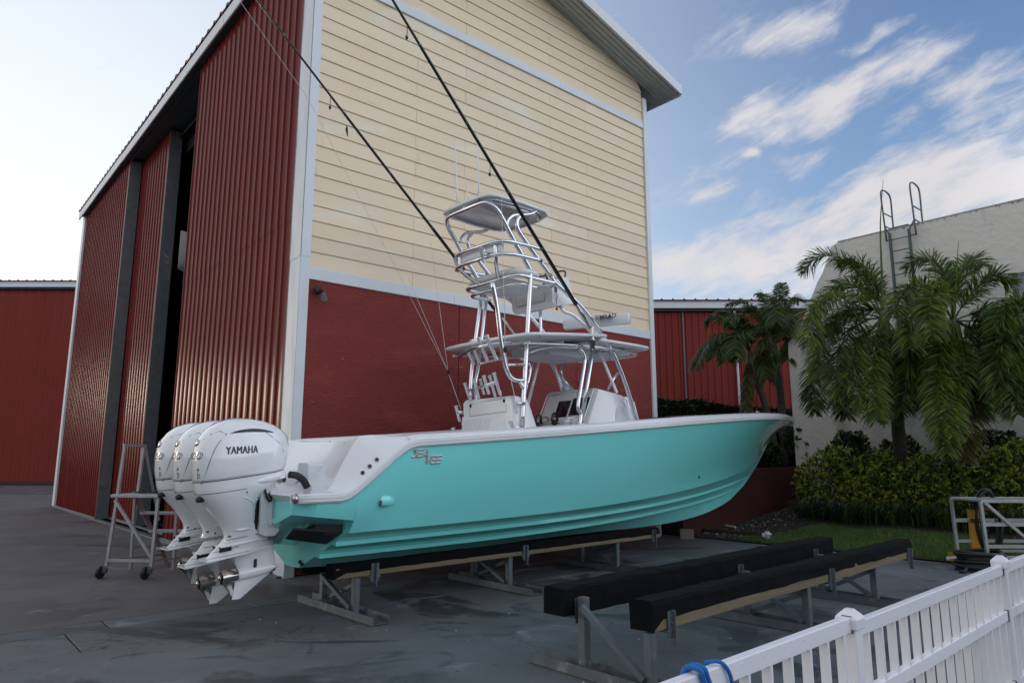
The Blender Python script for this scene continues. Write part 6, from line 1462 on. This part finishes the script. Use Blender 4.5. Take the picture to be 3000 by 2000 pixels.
palm('foxtail_palm', 'big plumed palm with a tall spear leaf in front of the roof ladder', c5, (1078, 675), Y1, b1, [
    ([(1010, 540), (910, 420), (790, 390), (705, 470)], 1.2, 1), ([(990, 600), (880, 575), (760, 640), (730, 800)], -1.0, 0), ([(960, 660), (840, 720), (760, 900), (765, 1110)], .6, 2),
    ([(1000, 690), (905, 760), (860, 930), (890, 1100)], -1.2, 2), ([(1060, 740), (1035, 860), (1030, 1000), (1050, 1150)], -1.6, 0), ([(1040, 720), (960, 800), (935, 960), (985, 1100)], -1.4, 0),
    ([(1120, 720), (1165, 830), (1180, 960), (1160, 1100)], -1.3, 2), ([(1140, 640), (1230, 620), (1310, 690), (1330, 820)], -.6, 0), ([(1060, 640), (990, 640), (900, 650), (830, 760)], .9, 2),
    ([(1100, 720), (1120, 840), (1130, 960), (1120, 1040)], .6, 2), ([(1020, 600), (930, 520), (830, 560), (760, 700)], .2, 1), ([(1000, 680), (880, 680), (790, 800), (790, 960)], -.4, 0), ([(1030, 720), (960, 840), (900, 980), (910, 1130)], .8, 2), ([(1090, 740), (1090, 860), (1100, 1010), (1110, 1140)], -.9, 2), ([(1150, 680), (1210, 760), (1250, 900), (1230, 1050)], -.8, 2), ([(1060, 590), (1020, 480), (960, 420), (880, 430)], .7, 1)],
      .15, .12, .56, 190, .75, .40, M5, spear=[(1072, 480), (1065, 250), (1078, 40)], wid=.0135)
b2 = K(13.7, ugu(2760, 13.7)); b2[2] = gz(13.7, ugu(2760, 13.7)); Y2 = 14.6
palm('foxtail_palm', 'golden green plumed palm with long fronds hanging to the shrubs', c5, (1400, 690), Y2, b2, [
    ([(1340, 590), (1260, 530), (1170, 560), (1120, 660)], -.8, 0), ([(1370, 520), (1330, 440), (1260, 400), (1180, 450)], .9, 1), ([(1420, 520), (1450, 440), (1500, 410), (1540, 440)], .9, 1), ([(1450, 610), (1530, 520), (1600, 480), (1665, 520)], -.5, 1),
    ([(1480, 660), (1570, 640), (1660, 690), (1710, 790)], -.6, 1), ([(1490, 720), (1600, 770), (1680, 880), (1715, 1040)], -.8, 2), ([(1400, 800), (1370, 950), (1360, 1110), (1370, 1300)], -1.5, 0, .5), ([(1440, 800), (1480, 950), (1480, 1130), (1455, 1330)], -1.2, 3, .5),
    ([(1350, 760), (1320, 880), (1320, 1010), (1345, 1180)], -1.2, 0), ([(1330, 690), (1250, 720), (1200, 850), (1190, 1000)], -.3, 2), ([(1430, 780), (1450, 900), (1400, 1050), (1400, 1220)], -1.7, 0, .5), ([(1390, 600), (1340, 560), (1290, 600), (1300, 760)], -1.6, 0), ([(1470, 720), (1560, 740), (1640, 800), (1640, 930)], .9, 2), ([(1420, 760), (1400, 850), (1390, 950), (1395, 1080)], .8, 2), ([(1360, 640), (1290, 600), (1210, 680), (1200, 820)], -1.0, 0), ([(1380, 760), (1340, 900), (1330, 1060), (1350, 1230)], -1.6, 0, .5), ([(1440, 700), (1500, 800), (1530, 960), (1520, 1120)], -.9, 2), ([(1480, 690), (1590, 690), (1680, 780), (1700, 920)], .5, 1), ([(1350, 720), (1270, 800), (1240, 930), (1260, 1080)], .3, 2)],
    .15, .12, .56, 190, .75, .40, M5, spear=[(1412, 520), (1424, 320)], wid=.0135)
b3 = K(13.9, ugu(3040, 13.9)); b3[2] = gz(13.9, ugu(3040, 13.9))
palm('foxtail_palm', 'palm at the right edge with dark fronds hanging into the picture', c5, (1790, 720), 13.6, b3, [
    ([(1740, 650), (1660, 640), (1590, 720), (1570, 860)], .6, 1), ([(1740, 720), (1650, 760), (1600, 880), (1610, 1020)], -.5, 2), ([(1760, 800), (1710, 900), (1690, 1010), (1700, 1120)], -.8, 2), ([(1800, 600), (1850, 540), (1920, 560)], .6, 1), ([(1830, 720), (1900, 800), (1930, 950)], 0., 2), ([(1750, 760), (1680, 840), (1650, 960), (1660, 1080)], -.6, 1), ([(1760, 640), (1700, 600), (1640, 640), (1600, 740)], -.2, 1)],
    .15, .12, .56, 190, .75, .40, M5, wid=.0135)
YB = 20.3
bA = K(11.9, .9, 1.42); bB = K(12.9, 1.1, 1.42)
pa = at(*c5(600, 1330), YB); bA = np.array([pa[0], YB, 1.42]); pb = at(*c5(625, 1330), YB+.5); bB = np.array([pb[0], YB+.5, 1.42])
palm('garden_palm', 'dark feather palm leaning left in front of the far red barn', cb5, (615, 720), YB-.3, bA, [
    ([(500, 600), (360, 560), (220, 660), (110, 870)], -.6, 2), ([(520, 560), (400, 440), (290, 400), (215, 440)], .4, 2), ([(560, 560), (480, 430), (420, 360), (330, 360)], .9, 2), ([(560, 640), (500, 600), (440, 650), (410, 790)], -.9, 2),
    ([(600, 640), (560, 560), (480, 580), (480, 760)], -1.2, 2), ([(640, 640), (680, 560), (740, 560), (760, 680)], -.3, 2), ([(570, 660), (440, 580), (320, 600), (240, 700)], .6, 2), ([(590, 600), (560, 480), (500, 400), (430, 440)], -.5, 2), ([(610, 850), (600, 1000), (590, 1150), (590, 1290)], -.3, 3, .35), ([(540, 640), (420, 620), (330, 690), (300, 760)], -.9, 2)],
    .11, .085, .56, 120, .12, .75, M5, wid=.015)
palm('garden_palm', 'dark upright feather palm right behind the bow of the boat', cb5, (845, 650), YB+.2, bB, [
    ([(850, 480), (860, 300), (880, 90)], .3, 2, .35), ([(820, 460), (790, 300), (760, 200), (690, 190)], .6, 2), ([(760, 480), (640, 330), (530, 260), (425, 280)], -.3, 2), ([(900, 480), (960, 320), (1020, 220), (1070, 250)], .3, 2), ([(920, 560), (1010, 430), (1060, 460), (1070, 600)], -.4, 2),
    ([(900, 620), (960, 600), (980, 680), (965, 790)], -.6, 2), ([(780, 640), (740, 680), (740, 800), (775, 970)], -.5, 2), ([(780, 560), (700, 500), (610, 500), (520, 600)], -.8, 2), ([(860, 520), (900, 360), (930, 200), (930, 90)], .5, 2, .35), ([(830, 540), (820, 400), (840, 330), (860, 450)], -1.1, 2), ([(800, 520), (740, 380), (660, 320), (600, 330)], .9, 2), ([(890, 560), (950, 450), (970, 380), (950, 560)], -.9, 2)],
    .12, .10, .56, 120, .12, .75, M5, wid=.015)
# trimmed hedge on the raised bed, and low greenery behind the bow
m = MB(); YH = 22.
xa_, xb_ = at(1900, 1342, YH)[0], at(2420, 1342, YH)[0]; zt0, zt1 = at(1950, 1172, YH)[2], at(2330, 1216, YH)[2]
for k in range(14000):
    f = rng.random(); x = xa_+(xb_-xa_)*f; zt = zt0+(zt1-zt0)*(f-.05)/.8+.10*mnoise.noise((x*1.1, 0, 4.)); top = rng.random() < .28
    p = np.array([x, YH+(rng.uniform(-.5, .5) if top else -.5+abs(rng.normal(0, .06))), zt+rng.normal(0, .03) if top else rng.uniform(1.4, zt)])
    a = np.array([rng.normal(0, .6), -.5, rng.normal(.4, .5)]); a /= np.linalg.norm(a); s = np.cross(a, rng.normal(0, 1, 3)); s /= np.linalg.norm(s); L_ = rng.uniform(.07, .13)
    m.add([p, p+a*L_*.5+s*L_*.3, p+a*L_, p+a*L_*.5-s*L_*.3], [(0, 1, 2, 3)], int(rng.random() < .35))
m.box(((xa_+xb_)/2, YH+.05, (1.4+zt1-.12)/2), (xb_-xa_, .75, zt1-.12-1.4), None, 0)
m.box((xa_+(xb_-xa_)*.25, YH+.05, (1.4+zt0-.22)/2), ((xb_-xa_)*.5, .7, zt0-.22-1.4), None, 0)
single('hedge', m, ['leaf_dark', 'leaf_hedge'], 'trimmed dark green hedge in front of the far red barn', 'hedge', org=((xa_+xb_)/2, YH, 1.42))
for i, (px, py, r, lab) in enumerate(((2345, 1290, .5, 'dark leafy bush between the bow and the white building'), (2255, 1340, .35, 'low green plant at the foot of the two dark palms'))):
    c = at(px, py, 20.0); m = MB(); leafy(m, c, (r, r*.8, r*1.1), 900, .11, [.7, .3]); single('garden_bush', m, ['leaf_dark', 'leaf_hedge'], lab, 'bush', 'bushes behind the garden wall', org=(c[0], c[1], 1.42))
